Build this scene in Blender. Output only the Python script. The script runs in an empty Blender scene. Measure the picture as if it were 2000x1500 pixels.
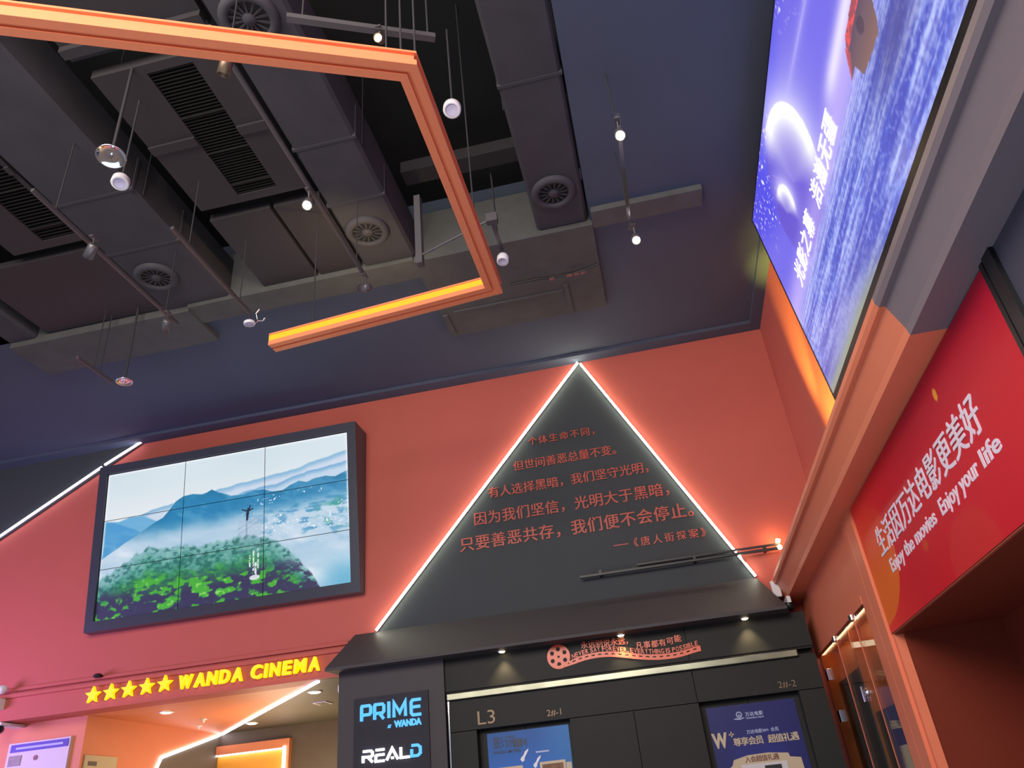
import bpy, math, random
import numpy as np
from mathutils import Vector, Matrix
random.seed(4)
RNG = np.random.default_rng(7)
S = bpy.context.scene
COL = S.collection

# ------------------------------------------------------------------ camera
cam_d = bpy.data.cameras.new('camera'); cam = bpy.data.objects.new('camera', cam_d); COL.objects.link(cam)
cam_d.sensor_width = 36.0; cam_d.lens = 26.584; cam_d.clip_start = .05; cam_d.clip_end = 200
right = Vector((0.97439954, 0.20568001, -0.0907814))
down = Vector((-0.18002634, 0.47193784, -0.86305573))
fwd = Vector((-0.13467013, 0.85730415, 0.49688384))
M = Matrix.Identity(4)
for i in range(3):
    M[i][0] = right[i]; M[i][1] = -down[i]; M[i][2] = -fwd[i]
M[2][3] = 1.6
cam.matrix_world = M
S.camera = cam
# ------------------------------------------------------------------ view, world, big lights
S.view_settings.view_transform = 'Standard'; S.view_settings.look = 'None'
S.view_settings.gamma = 1.0; S.view_settings.use_curve_mapping = False
S.view_settings.exposure = 0.0
S.cycles.max_bounces = 6; S.cycles.diffuse_bounces = 3; S.cycles.glossy_bounces = 4
S.cycles.transparent_max_bounces = 8; S.cycles.sample_clamp_indirect = 4.0; S.cycles.caustics_reflective = False
S.cycles.use_denoising = True
W = bpy.data.worlds.new('lobby_air'); S.world = W; W.use_nodes = True
bg = W.node_tree.nodes['Background']
bg.inputs[0].default_value = (0.60, 0.76, 1.0, 1); bg.inputs[1].default_value = 0.30

def lamp(name, kind, loc, energy, color, aim=None, **kw):
    d = bpy.data.lights.new(name, kind); d.energy = energy; d.color = color
    for k, v in kw.items(): setattr(d, k, v)
    o = bpy.data.objects.new(name, d); COL.objects.link(o); o.location = loc
    if aim is not None:
        o.rotation_euler = (Vector(aim) - Vector(loc)).to_track_quat('-Z', 'Y').to_euler()
    return o
# added lamps: assumed lobby lighting behind the camera, and an assumed violet wall display beyond the left edge
lamp('assumed_lobby_light', 'AREA', (-2.6, -2.5, 5.9), 900, (1.0, .90, .82), aim=(-.2, 9, 6.4), shape='RECTANGLE', size=6, size_y=3)
lamp('added_floor_bounce_light', 'AREA', (-2.5, 2.0, .4), 150, (.64, .79, 1.0), aim=(-2.5, 3.2, 7), shape='RECTANGLE', size=7, size_y=5)  # area lamp added in place of light coming off the floor
lamp('assumed_violet_display_light', 'AREA', (-11.6, 5.8, 2.4), 120, (.60, .34, 1.0), aim=(-8.4, 9, 3.3), shape='RECTANGLE', size=2.4, size_y=2.0, spread=1.75)

# ------------------------------------------------------------------ materials
def lin(c):
    c = np.asarray(c, float) / 255.0
    return np.where(c <= .04045, c / 12.92, ((c + .055) / 1.055) ** 2.4)
MATS = {}
def mat(name, rgb, rough=.6, metal=0.0, var=.12, scale=6.0, bump=0.0, spec=.4, emit=None, estr=0.0):
    if name in MATS: return MATS[name]
    m = bpy.data.materials.new(name); m.use_nodes = True; nt = m.node_tree; N = nt.nodes; L = nt.links
    b = N['Principled BSDF']; b.inputs['Roughness'].default_value = rough; b.inputs['Metallic'].default_value = metal
    b.inputs['Specular IOR Level'].default_value = spec
    tc = N.new('ShaderNodeTexCoord'); nz = N.new('ShaderNodeTexNoise'); nz.inputs['Scale'].default_value = scale
    nz.inputs['Detail'].default_value = 5
    L.new(tc.outputs['Object'], nz.inputs['Vector'])
    mx = N.new('ShaderNodeMix'); mx.data_type = 'RGBA'
    c = np.array(rgb, float)
    mx.inputs[6].default_value = (*(c * (1 - var)), 1); mx.inputs[7].default_value = (*np.minimum(c * (1 + var), 1), 1)
    L.new(nz.outputs['Fac'], mx.inputs[0]); L.new(mx.outputs[2], b.inputs['Base Color'])
    if bump:
        bp = N.new('ShaderNodeBump'); bp.inputs['Strength'].default_value = bump; bp.inputs['Distance'].default_value = .02
        L.new(nz.outputs['Fac'], bp.inputs['Height']); L.new(bp.outputs[0], b.inputs['Normal'])
    if emit is not None:
        b.inputs['Emission Color'].default_value = (*emit, 1); b.inputs['Emission Strength'].default_value = estr
    MATS[name] = m
    return m
def picmat(name, kind, strength=1.0, rough=.4):
    m = bpy.data.materials.new(name); m.use_nodes = True; nt = m.node_tree; N = nt.nodes; L = nt.links
    a = N.new('ShaderNodeAttribute'); a.attribute_name = 'Col'
    b = N['Principled BSDF']
    if kind == 'screen':
        b.inputs['Base Color'].default_value = (.01, .01, .01, 1); b.inputs['Roughness'].default_value = .35
        L.new(a.outputs['Color'], b.inputs['Emission Color']); b.inputs['Emission Strength'].default_value = strength
    else:
        b.inputs['Roughness'].default_value = rough; b.inputs['Specular IOR Level'].default_value = .2
        L.new(a.outputs['Color'], b.inputs['Base Color'])
    MATS[name] = m
    return m
ORANGE = (.50, .112, .082)
m_red = mat('orange_red_wall_paint', ORANGE, rough=.6, var=.04, scale=3, spec=.25)
m_cor = mat('orange_corridor_paint', (.66, .225, .10), rough=.55, var=.04, scale=3)
m_trimor = mat('orange_satin_paint', (.70, .19, .10), rough=.42, var=.05, spec=.3)
m_frame = mat('orange_frame_lacquer', (.88, .26, .12), rough=.3, var=.06, scale=20)
m_black = mat('black_ceiling_paint', (.020, .020, .024), rough=.8, var=.25, scale=2)
m_void = mat('dark_slab_concrete', (.010, .010, .011), rough=.9, var=.4, scale=1.5)
m_ceil = mat('charcoal_plasterboard', (.064, .080, .118), rough=.7, var=.12, scale=1.2)
m_duct = mat('grey_duct_plaster', (.050, .046, .054), rough=.75, var=.3, scale=2.5, bump=.25)
m_beam = mat('rough_grey_render', (.082, .082, .078), rough=.8, var=.25, scale=5, bump=.4)
m_panel = mat('dark_panel_paint', (.034, .029, .032), rough=.6, var=.15, scale=2)
m_grille = mat('black_grille_metal', (.012, .012, .011), rough=.5, var=.2)
m_tri = mat('graphite_wall_paint', (.050, .058, .060), rough=.7, var=.06, scale=3, spec=.2)
m_portal = mat('graphite_cladding', (.026, .0265, .024), rough=.5, var=.08, scale=4, spec=.12)
m_hood = mat('grey_brown_hood_paint', (.064, .058, .060), rough=.6, var=.06, scale=4, spec=.2)
m_corgrey = mat('warm_grey_paint', (.115, .102, .075), rough=.6, var=.05)
m_brown = mat('dark_brown_panel', (.10, .075, .055), rough=.5, var=.1)
m_bezel = mat('dark_bezel_metal', (.046, .050, .066), rough=.32, metal=.0, var=.1)
m_jet = mat('jet_black_metal', (.010, .010, .012), rough=.4, var=.1)
m_chrome = mat('polished_steel', (.80, .80, .78), rough=.13, metal=1.0, var=.03)
m_mirror = mat('mirror_chrome', (.90, .88, .90), rough=.06, metal=1.0, var=.03)
m_steel = mat('grey_pipe_metal', (.16, .15, .16), rough=.4, metal=.6, var=.1)
m_white = mat('white_plastic', (.78, .76, .78), rough=.4, var=.04)
m_strip = mat('strip_steel_painted_reflections', (.18, .185, .14), rough=.28, metal=1.0, var=.8, scale=2.2)  # patchy noise colours in the reflections of floor and people
m_rod = mat('dark_rod_metal', (.035, .033, .036), rough=.6)
m_brass = mat('brushed_brass', (.17, .12, .08), rough=.45, metal=.7, var=.08)
m_quote = mat('orange_red_letter_acrylic', (.44, .080, .052), rough=.45, var=.05)
m_film = mat('orange_film_acrylic', (.70, .105, .04), rough=.32, var=.05)
m_darkpaint = mat('dark_violet_grey_paint', (.050, .048, .072), rough=.5, var=.08, scale=3)
m_corn_dark = mat('taupe_cornice_paint', (.17, .135, .15), rough=.5, var=.05, scale=3)
m_recess = mat('deep_orange_paint_and_shade', (.16, .024, .012), rough=.6, var=.05, spec=.15)
m_floor = mat('grey_stone_tile', (.30, .29, .28), rough=.25, var=.1, scale=1)
m_wline = mat('banner_letter_print', (.72, .62, .72), rough=.4, var=.02)
m_paper = mat('notice_paper', (.62, .58, .60), rough=.5, var=.04)
m_blueprint = mat('notice_header_blue', (.08, .06, .42), rough=.5, var=.05)
m_beige = mat('beige_notice_card', (.50, .42, .24), rough=.5, var=.05)
m_gold = mat('gold_print', (.55, .44, .30), rough=.4, var=.05)
m_pale = mat('pale_blue_print', (.40, .46, .66), rough=.4, var=.05)
m_navy = mat('navy_print', (.012, .03, .09), rough=.4, var=.05)
m_redprint = mat('dark_red_print', (.18, .05, .035), rough=.4, var=.05)
def glow(name, rgb, s): return mat(name, tuple(.25 * c + .02 for c in rgb), rough=.5, emit=rgb, estr=s)
g_strip = glow('warm_white_led', (1.0, 1.0, .80), 22.0)
g_stripv = glow('cool_white_led', (.90, .88, 1.0), 8.0)
g_yellow = glow('yellow_led', (1.0, .47, .0), 1.05)
g_sign = glow('yellow_sign_acrylic', (1.0, .72, .0), 1.05)
g_blue = glow('blue_sign_acrylic', (.09, .48, 1.0), 1.1)
g_whites = glow('white_sign_acrylic', (.90, .90, 1.0), 2.6)
g_bulb = glow('warm_bulb', (1.0, .72, .32), 30.0)
g_down = glow('downlight_lens', (1.0, .80, .45), 14.0)
g_niche = glow('assumed_led', (1.0, .62, .30), 7.0)
def glassmat():
    m = bpy.data.materials.new('clear_glass'); m.use_nodes = True; nt = m.node_tree; N = nt.nodes; L = nt.links
    N.remove(N['Principled BSDF']); out = N['Material Output']
    t = N.new('ShaderNodeBsdfTransparent'); t.inputs[0].default_value = (.93, .95, .94, 1)
    g = N.new('ShaderNodeBsdfGlossy'); g.inputs['Roughness'].default_value = .03; g.inputs[0].default_value = (.9, .9, .9, 1)
    f = N.new('ShaderNodeLayerWeight'); f.inputs[0].default_value = .42
    nz = N.new('ShaderNodeMath'); nz.operation = 'MULTIPLY_ADD'; nz.inputs[1].default_value = .45; nz.inputs[2].default_value = .06
    L.new(f.outputs['Fresnel'], nz.inputs[0])
    x = N.new('ShaderNodeMixShader'); L.new(nz.outputs[0], x.inputs[0]); L.new(t.outputs[0], x.inputs[1]); L.new(g.outputs[0], x.inputs[2])
    L.new(x.outputs[0], out.inputs[0]); return m
m_glass = glassmat()

# ------------------------------------------------------------------ mesh builder
def wloc(o):
    v = Vector((0, 0, 0))
    while o is not None: v += o.location; o = o.parent
    return v
class MB:
    def __init__(s): s.v = []; s.f = []; s.m = []; s.sm = []
    def add(s, vs, fs, m=0, smooth=False):
        n = len(s.v); s.v += [tuple(p) for p in vs]
        for f in fs: s.f.append([n + i for i in f]); s.m.append(m); s.sm.append(smooth)
        return s
    def box(s, x0, x1, y0, y1, z0, z1, m=0):
        v = [(x, y, z) for x in (x0, x1) for y in (y0, y1) for z in (z0, z1)]
        return s.add(v, [(0, 1, 3, 2), (4, 6, 7, 5), (0, 4, 5, 1), (2, 3, 7, 6), (0, 2, 6, 4), (1, 5, 7, 3)], m)
    def hexa(s, a, b, m=0):
        """a, b: two quads of four points, joined"""
        return s.add(list(a) + list(b), [(3, 2, 1, 0), (4, 5, 6, 7), (0, 1, 5, 4), (1, 2, 6, 5), (2, 3, 7, 6), (3, 0, 4, 7)], m)
    def cyl(s, p0, p1, r0, r1=None, n=16, m=0, caps=True):
        r1 = r0 if r1 is None else r1
        p0 = Vector(p0); p1 = Vector(p1); d = (p1 - p0).normalized()
        a = d.orthogonal().normalized(); b = d.cross(a)
        vs = [p0 + (a * math.cos(t) + b * math.sin(t)) * r0 for t in [2 * math.pi * i / n for i in range(n)]]
        vs += [p1 + (a * math.cos(t) + b * math.sin(t)) * r1 for t in [2 * math.pi * i / n for i in range(n)]]
        s.add(vs, [(i, (i + 1) % n, n + (i + 1) % n, n + i) for i in range(n)], m, True)
        if caps: s.add(vs[:n], [tuple(range(n - 1, -1, -1))], m); s.add(vs[n:], [tuple(range(n))], m)
        return s
    def lathe(s, prof, c, axis=(0, 0, 1), n=28, m=0):
        c = Vector(c); d = Vector(axis).normalized(); a = d.orthogonal().normalized(); b = d.cross(a); vs = []
        for r, h in prof:
            for i in range(n):
                t = 2 * math.pi * i / n; vs.append(c + d * h + (a * math.cos(t) + b * math.sin(t)) * r)
        fs = [(k * n + i, k * n + (i + 1) % n, (k + 1) * n + (i + 1) % n, (k + 1) * n + i) for k in range(len(prof) - 1) for i in range(n)]
        return s.add(vs, fs, m, True)
    def path(s, pts, r, n=8, m=0):
        for a, b in zip(pts[:-1], pts[1:]): s.cyl(a, b, r, r, n, m)
        return s
    def prism(s, poly, fn, a, b, m=0):
        """extrude a 2D polygon: fn(u, v, w) -> xyz, w from a to b"""
        n = len(poly)
        v = [fn(p[0], p[1], a) for p in poly] + [fn(p[0], p[1], b) for p in poly]
        return s.add(v, [tuple(range(n - 1, -1, -1)), tuple(range(n, 2 * n))] + [(i, (i + 1) % n, n + (i + 1) % n, n + i) for i in range(n)], m)
    def build(s, name, mats, parent=None, bevel=0.0):
        me = bpy.data.meshes.new(name); off = wloc(parent) if parent else Vector((0, 0, 0))
        me.from_pydata([tuple(Vector(p) - off) for p in s.v], [], s.f)
        for q in (mats if isinstance(mats, (list, tuple)) else [mats]): me.materials.append(q)
        me.polygons.foreach_set('material_index', s.m); me.polygons.foreach_set('use_smooth', s.sm)
        me.update()
        o = bpy.data.objects.new(name, me); COL.objects.link(o)
        if parent: o.parent = parent
        if bevel:
            bv = o.modifiers.new('edge', 'BEVEL'); bv.width = bevel; bv.segments = 2; bv.limit_method = 'ANGLE'
        return o
def tag(o, label, cat=None, group=None, kind=None):
    o['label'] = label
    if cat: o['category'] = cat
    if group: o['group'] = group
    if kind: o['kind'] = kind
    return o
def thing(name, label, cat, loc=(0, 0, 0), group=None):
    o = bpy.data.objects.new(name, None); COL.objects.link(o); o.location = loc; o.empty_display_size = .1
    return tag(o, label, cat, group)
def struct(o, label, cat): return tag(o, label, cat, None, 'structure')
def copy_tree(o, parent=None):
    c = o.copy(); COL.objects.link(c); c.parent = parent
    for ch in [k for k in bpy.data.objects if k.parent == o]: copy_tree(ch, c)
    return c

# ------------------------------------------------------------------ shapes from 2D outlines and type
def curve_mesh(splines, depth):
    """filled flat outline with holes, extruded: list of closed polygons -> verts (u, v, w), faces"""
    c = bpy.data.curves.new('outline', 'CURVE'); c.dimensions = '2D'; c.fill_mode = 'BOTH'; c.extrude = depth / 2
    for p in splines:
        sp = c.splines.new('POLY'); sp.points.add(len(p) - 1)
        for q, (x, y) in zip(sp.points, p): q.co = (x, y, 0, 1)
        sp.use_cyclic_u = True
    return eval_curve(c)
def eval_curve(c):
    o = bpy.data.objects.new('outline', c); COL.objects.link(o)
    dg = bpy.context.evaluated_depsgraph_get(); dg.update()
    me = bpy.data.meshes.new_from_object(o.evaluated_get(dg))
    vs = [tuple(v.co) for v in me.vertices]; fs = [tuple(p.vertices) for p in me.polygons]
    bpy.data.objects.remove(o); bpy.data.curves.remove(c); bpy.data.meshes.remove(me)
    return vs, fs
TCACHE = {}
def type_mesh(s, bold=.02, depth=.02, shear=0.0):
    k = (s, bold, depth, shear)
    if k not in TCACHE:
        c = bpy.data.curves.new('type', 'FONT'); c.body = s; c.size = 1; c.offset = bold; c.extrude = depth / 2; c.shear = shear; c.resolution_u = 3
        TCACHE[k] = eval_curve(c)
    return TCACHE[k]
def put(mb, vf, fn, m=0): mb.add([fn(*p) for p in vf[0]], vf[1], m)
def plane_fn(kind, d):
    if kind == 'y': return lambda u, v, w: (u, d - w, v)        # on a wall facing -Y
    if kind == 'x': return lambda u, v, w: (d - w, -u, v)       # on a wall facing -X, reads towards -Y
def latin(mb, s, u0, u1, base, cap, fn, bold=.03, depth=.02, shear=0.0, m=0):
    """a line of Latin type fitted from u0 to u1 with its capitals cap high"""
    vs, fs = type_mesh(s, bold, .02, shear)
    x0 = min(v[0] for v in vs); x1 = max(v[0] for v in vs); sx = (u1 - u0) / (x1 - x0); sy = cap / .70
    put(mb, ([(u0 + (v[0] - x0) * sx, base + v[1] * sy, depth / 2 + v[2] / .02 * depth) for v in vs], fs), fn, m)
def han(mb, s, u0, pitch, size, base, fn, bold=.018, depth=.012, m=0, slant=0.0, wscale=1.0):
    """a line of Chinese type, one character per pitch"""
    for i, ch in enumerate(s):
        if ch in ' \u3000': continue
        vs, fs = type_mesh(ch, 0.0, .02)
        b = base + slant * i * pitch
        for du, dv, dw in ((-bold, -bold * .4, 0.0), (0.0, bold * .5, .0002), (bold, -bold * .4, .0004)):   # heavier weight: the outline laid down three times
            put(mb, ([(u0 + i * pitch + (v[0] + du) * size * wscale, b + (v[1] + .08 + dv) * size, dw + depth / 2 + v[2] / .02 * depth) for v in vs], fs), fn, m)
def stroke(mb, pts, w, fn, depth, m=0):
    """a bent bar of even width along an open 2D path"""
    P = [Vector(p) for p in pts]; Lf = []; Rt = []
    for i, p in enumerate(P):
        d0 = (P[i] - P[i - 1]).normalized() if i else (P[1] - P[0]).normalized()
        d1 = (P[i + 1] - P[i]).normalized() if i < len(P) - 1 else d0
        n0 = Vector((-d0.y, d0.x)); n1 = Vector((-d1.y, d1.x)); n = (n0 + n1).normalized(); k = w / 2 / max(.4, n.dot(n0))
        Lf.append(p + n * k); Rt.append(p - n * k)
    for i in range(len(P) - 1):
        mb.prism([Lf[i], Lf[i + 1], Rt[i + 1], Rt[i]], fn, 0, depth, m)

# ------------------------------------------------------------------ pictures shown on screens and prints
def vnoise(x, y, seed, octv=4, pers=.5):
    r = np.random.default_rng(seed); tot = np.zeros_like(x); amp = 1.0; nrm = 0
    for o in range(octv):
        g = r.random((64, 64)); xi = np.floor(x).astype(int); yi = np.floor(y).astype(int); fx = x - xi; fy = y - yi
        fx = fx * fx * (3 - 2 * fx); fy = fy * fy * (3 - 2 * fy)
        a = g[xi % 64, yi % 64]; b = g[(xi + 1) % 64, yi % 64]; c = g[xi % 64, (yi + 1) % 64]; d = g[(xi + 1) % 64, (yi + 1) % 64]
        tot += amp * ((a * (1 - fx) + b * fx) * (1 - fy) + (c * (1 - fx) + d * fx) * fy); nrm += amp; amp *= pers; x = x * 2 + 5.3; y = y * 2 + 1.7
    return tot / nrm
def mixc(img, col, a): return img * (1 - a[..., None]) + np.asarray(col, float) * a[..., None]
def sstep(e0, e1, x):
    t = np.clip((x - e0) / (e1 - e0), 0, 1); return t * t * (3 - 2 * t)
def inpoly(x, y, poly):
    r = np.zeros(x.shape, bool); n = len(poly)
    for i in range(n):
        x0, y0 = poly[i]; x1, y1 = poly[(i + 1) % n]
        if y0 == y1: continue
        c = ((y0 > y) != (y1 > y)) & (x < (x1 - x0) * (y - y0) / (y1 - y0) + x0); r ^= c
    return r
def picture(name, parent, nu, nv, fn, colour, material, u0=0., u1=1., v0=0., v1=1.):
    """a flat display surface: grid of points coloured by colour(u, v) in sRGB 0-255"""
    U, V = np.meshgrid(np.linspace(u0, u1, nu + 1), np.linspace(v0, v1, nv + 1), indexing='xy')
    rgb = lin(np.clip(colour(U, V), 0, 255)).reshape(-1, 3)
    off = wloc(parent) if parent else Vector((0, 0, 0))
    co = np.array([fn(u, v) for u, v in zip(U.ravel(), V.ravel())]) - np.array(off)
    i = np.arange(nu * nv); a = (i // nu) * (nu + 1) + i % nu
    fs = np.stack([a, a + 1, a + nu + 2, a + nu + 1], 1)
    me = bpy.data.meshes.new(name); me.from_pydata(co.tolist(), [], fs.tolist())
    at = me.color_attributes.new('Col', 'FLOAT_COLOR', 'POINT')
    at.data.foreach_set('color', np.concatenate([rgb, np.ones((len(rgb), 1))], 1).astype(np.float32).ravel())
    me.materials.append(material); me.update()
    o = bpy.data.objects.new(name, me); COL.objects.link(o)
    if parent: o.parent = parent
    return o

# ================================================================== THE ROOM
struct(MB().box(-12, 4, -6, 13.2, -.1, 0).build('floor', m_floor), 'grey stone lobby floor', 'floor')
mb = MB(); mb.box(-12, 2.2, 9.0, 9.25, 3.26, 8.6)                                   # upper wall
mb.box(-3.62, 2.2, 9.0, 9.25, 0, 3.26)
mb.box(-12, -3.7, 8.93, 9.0, 3.26, 3.53); mb.box(-12, -3.7, 8.90, 9.0, 3.53, 3.575); mb.box(-12, -3.75, 8.965, 9.0, 3.62, 3.66)
struct(mb.build('wall_back', m_red), 'tall orange-red back wall under the black ceiling', 'wall')
mb = MB(); mb.box(2.0, 2.2, -2, 9.0, 3.5, 8.6)
struct(mb.build('wall_right', m_red), 'orange-red upper right wall behind the slanted display', 'wall')
# lower right wall: header over the counter opening, glass cabinet bay
mb = MB(); mb.box(1.56, 2.0, 3.33, 5.87, 2.47, 3.40, 0); mb.box(1.56, 2.0, -2, 3.33, 2.47, 3.40, 1)
mb.box(1.56, 2.0, -2, 2.2, 0, 2.47, 1)
mb.box(1.56, 2.3, 5.85, 6.42, 0, 3.40, 0); mb.box(1.56, 2.3, 6.42, 9.0, 2.86, 3.40, 0)
mb.box(1.562, 2.0, 2.2, 5.85, 2.462, 2.47, 2); mb.box(2.25, 3.6, 2.2, 5.85, 0, 2.47, 2); mb.box(1.62, 2.25, 5.80, 5.85, 0, 2.47, 2); mb.box(2.0, 3.6, 2.2, 5.85, 2.47, 2.6, 2)  # thin plate under the header: its shade put in as deep orange
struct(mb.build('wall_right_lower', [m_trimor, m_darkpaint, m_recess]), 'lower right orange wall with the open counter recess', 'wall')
mb = MB().box(1.535, 1.56, 5.90, 6.10, 0, 3.40).box(1.552, 1.56, 6.10, 6.13, 0, 3.40).box(1.540, 1.56, 6.13, 6.24, 0, 3.40)
struct(mb.build('trim_post', m_trimor), 'orange moulded post between the glass cabinet and red banner', 'trim')
mb = MB().box(1.54, 1.56, 2.72, 2.80, 1.2, 3.40).box(1.545, 1.56, 2.82, 2.85, 1.2, 3.40)
struct(mb.build('trim_dark_edge', m_jet), 'black vertical edge strip beside the near end of the red banner', 'trim')
# stepped cornice above the banner, orange far part and dark near part
prof = [(1.292, 3.605), (1.305, 3.578), (1.332, 3.578), (1.355, 3.515), (1.382, 3.441), (1.384, 3.425), (1.389, 3.398), (1.56, 3.398), (2.0, 3.398), (2.0, 3.64), (1.292, 3.64)]
fy = lambda u, v, w: (u, w, v)
mb = MB(); mb.prism(prof, fy, 3.33, 9.0, 0); mb.prism(prof, fy, -2, 3.33, 1)
struct(mb.build('trim_cornice', [m_trimor, m_corn_dark]), 'stepped cornice running along the right wall under the display', 'trim')

# ceiling: slab, plain boards, beams
struct(MB().box(-12, 2.2, -1, 9.2, 8.4, 8.6).build('ceiling', m_void), 'black slab high above the ducts', 'ceiling')
mb = MB(); mb.box(-12, .06, 6.86, 9.0, 7.0, 7.15); mb.box(.06, 2.0, -1, 9.0, 7.0, 7.15); mb.box(-12, -6.9, -1, 6.86, 7.0, 7.15)
mb.box(-4.6, -1.92, 6.52, 6.86, 7.0, 7.15); mb.box(.04, .06, -1, 6.85, 7.001, 8.4); mb.box(-12, .06, 6.86, 6.9, 7.14, 8.4)
struct(mb.build('ceiling_board', m_ceil), 'plain charcoal board ceiling along the walls', 'ceiling')
mb = MB(); mb.box(-12, 2.0, 8.80, 9.0, 6.955, 7.0); mb.box(1.86, 2.0, 1, 8.8, 6.955, 7.0)
struct(mb.build('trim_ceiling_edge', m_ceil), 'narrow dark step where the ceiling meets the walls', 'trim')
mb = MB(); mb.box(-6.9, -4.6, 6.23, 6.87, 6.93, 7.6); mb.box(-4.6, -1.92, 6.20, 6.52, 6.95, 7.6)
struct(mb.build('ceiling_beam', m_beam), 'rough grey cross beam at the far ends of the ducts', 'beam')
mb = MB(); mb.box(-1.92, .055, 6.22, 7.76, 6.94, 7.6)
mb.box(-1.75, -.42, 7.24, 7.27, 6.925, 6.94); mb.box(-.40, -.35, 7.15, 7.72, 6.92, 6.94); mb.box(-1.9, -1.84, 7.28, 7.7, 6.92, 6.94)
struct(mb.build('ceiling_soffit', m_beam), 'broad grey plastered soffit beside the right duct', 'ceiling')
mb = MB(); mb.box(.06, 1.20, 6.02, 6.27, 6.93, 7.0)
struct(mb.build('ceiling_beam_right', m_beam), 'shallow grey beam near the two glowing spotlights', 'beam')

# ducts
def duct(x0, x1, y1, label):
    r = thing('air_duct', label, 'air duct', ((x0 + x1) / 2, y1, 7.0), 'plastered ducts under the slab')
    xs = (x0, x1); w = .03
    mb = MB(); poly = [(x0, 7.03), (x0 + w, 7.0), (x1 - w, 7.0), (x1, 7.03), (x1, 7.5), (x0, 7.5)]
    mb.prism(poly, fy, -.6, y1)
    mb.build('duct_body', m_duct, r)
    for yy in ([4.45, 2.2, 5.2] if x0 < -1 else [4.3]):
        MB().box(x0 - .008, x1 + .008, yy, yy + .03, 6.995, 7.4).build('joint_band', m_duct, r)
    for xh in (x0 - .012, x1 + .012):
        for yh in (4.6,): MB().cyl((xh, yh, 7.05), (xh, yh, 8.4), .006, n=6).build('hanger_rod', m_rod, r)
    return r
duct(-.53, .02, 6.20, 'plastered grey duct nearest the right wall')
duct(-2.47, -1.88, 6.18, 'plastered grey duct in the middle with two round diffusers')
duct(-4.90, -4.08, 6.22, 'plastered violet-grey duct left of the grille panels')
duct(-7.2, -6.55, 6.22, 'plastered dark duct at the far left of the ceiling')
def diffuser(x, y, label):
    r = thing('round_diffuser', label, 'air diffuser', (x, y, 7.0), 'round diffusers under the ducts')
    MB().lathe([(.225, 0), (.228, -.02), (.205, -.045), (.165, -.05), (.15, -.03), (.15, -.012)], (x, y, 7.0), n=36).build('outer_ring', m_duct, r)
    MB().cyl((x, y, 6.998), (x, y, 6.986), .152, n=28).build('dark_throat', m_grille, r)
    MB().lathe([(0.0, -.04), (.045, -.038), (.055, -.02), (.055, -.01)], (x, y, 7.0)).build('hub', m_duct, r)
    mb = MB()
    for k in range(14):
        a = 2 * math.pi * k / 14; c, s = math.cos(a), math.sin(a); t = .006
        q = [(x + c * .05 - s * e, y + s * .05 + c * e) for e in (-t, t)]; p = [(x + c * .155 - s * e, y + s * .155 + c * e) for e in (-t * 1.7, t * 1.7)]
        mb.hexa([(*q[0], 6.975), (*q[1], 6.975), (*p[1], 6.975), (*p[0], 6.975)], [(*q[0], 6.985), (*q[1], 6.985), (*p[1], 6.985), (*p[0], 6.985)])
    mb.build('vane_ring', m_duct, r)
diffuser(-.27, 5.68, 'round spoked diffuser under the duct by the lit spotlights')
diffuser(-2.23, 5.66, 'round spoked diffuser on the middle duct near the lit beam')
diffuser(-2.20, 3.18, 'round spoked diffuser half hidden above the orange frame')
diffuser(-4.62, 5.65, 'round spoked diffuser on the violet-grey left duct')
def grille_panel(x0, x1, y0, y1, gx0, gx1, gy0, gy1, label):
    r = thing('ceiling_grille_panel', label, 'ceiling panel', (x0, y0, 7.02), 'dark ceiling panels with long grilles')
    mb = MB(); mb.box(x0, gx0, y0, y1, 7.02, 7.12); mb.box(gx1, x1, y0, y1, 7.02, 7.12); mb.box(gx0, gx1, y0, gy0, 7.02, 7.12); mb.box(gx0, gx1, gy1, y1, 7.02, 7.12)
    ym = (y0 + y1) / 2 - .05; mb.box(x0, gx0, ym, ym + .09, 7.0, 7.02); mb.box(gx1, x1, ym, ym + .09, 7.0, 7.02)
    mb.build('panel_board', m_panel, r)
    mb = MB(); n = 44
    for k in range(n):
        y = gy0 + (gy1 - gy0) * (k + .5) / n; mb.box(gx0, gx1, y - .004, y + .004, 7.03, 7.08)
    for k in (.33, .62, .9): mb.box(gx0, gx1, gy0 + (gy1 - gy0) * k, gy0 + (gy1 - gy0) * k + .012, 7.02, 7.05)
    mb.build('grille', m_grille, r)
    for xx in (x0 + .05, x1 - .05): MB().cyl((xx, y0 + .2, 7.12), (xx, y0 + .2, 8.4), .006, n=6).build('hanger_rod', m_rod, r)
grille_panel(-3.66, -2.56, 3.34, 4.93, -3.22, -2.82, 3.42, 4.84, 'dark ceiling panel with a long grille beside the middle duct')
grille_panel(-5.75, -4.92, 3.0, 4.95, -5.34, -4.97, 3.1, 4.85, 'dark ceiling panel with a long grille at the far left')
mb = MB(); mb.box(-3.66, -3.02, 5.08, 6.2, 7.02, 7.1); mb.box(-2.98, -2.5, 5.08, 6.2, 7.02, 7.1)
tag(mb.build('ceiling_panel', m_panel), 'plain dark ceiling panel between the grille panel and cross beam', 'ceiling panel')
mb = MB(); mb.box(-6.4, -4.95, 5.08, 6.2, 7.02, 7.1)
tag(mb.build('ceiling_panel', m_panel), 'plain dark ceiling panel left of the violet-grey duct', 'ceiling panel')
mb = MB(); mb.box(-3.75, -2.56, 1.9, 3.22, 7.10, 7.2); mb.box(-3.75, -2.56, 3.08, 3.16, 7.04, 7.10)
tag(mb.build('ceiling_panel', m_panel), 'plain dark ceiling panel just behind the orange hanging frame', 'ceiling panel')
mb = MB().box(-.52 - 1.3, -.56, 5.55, 5.75, 7.6, 7.75)
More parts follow.
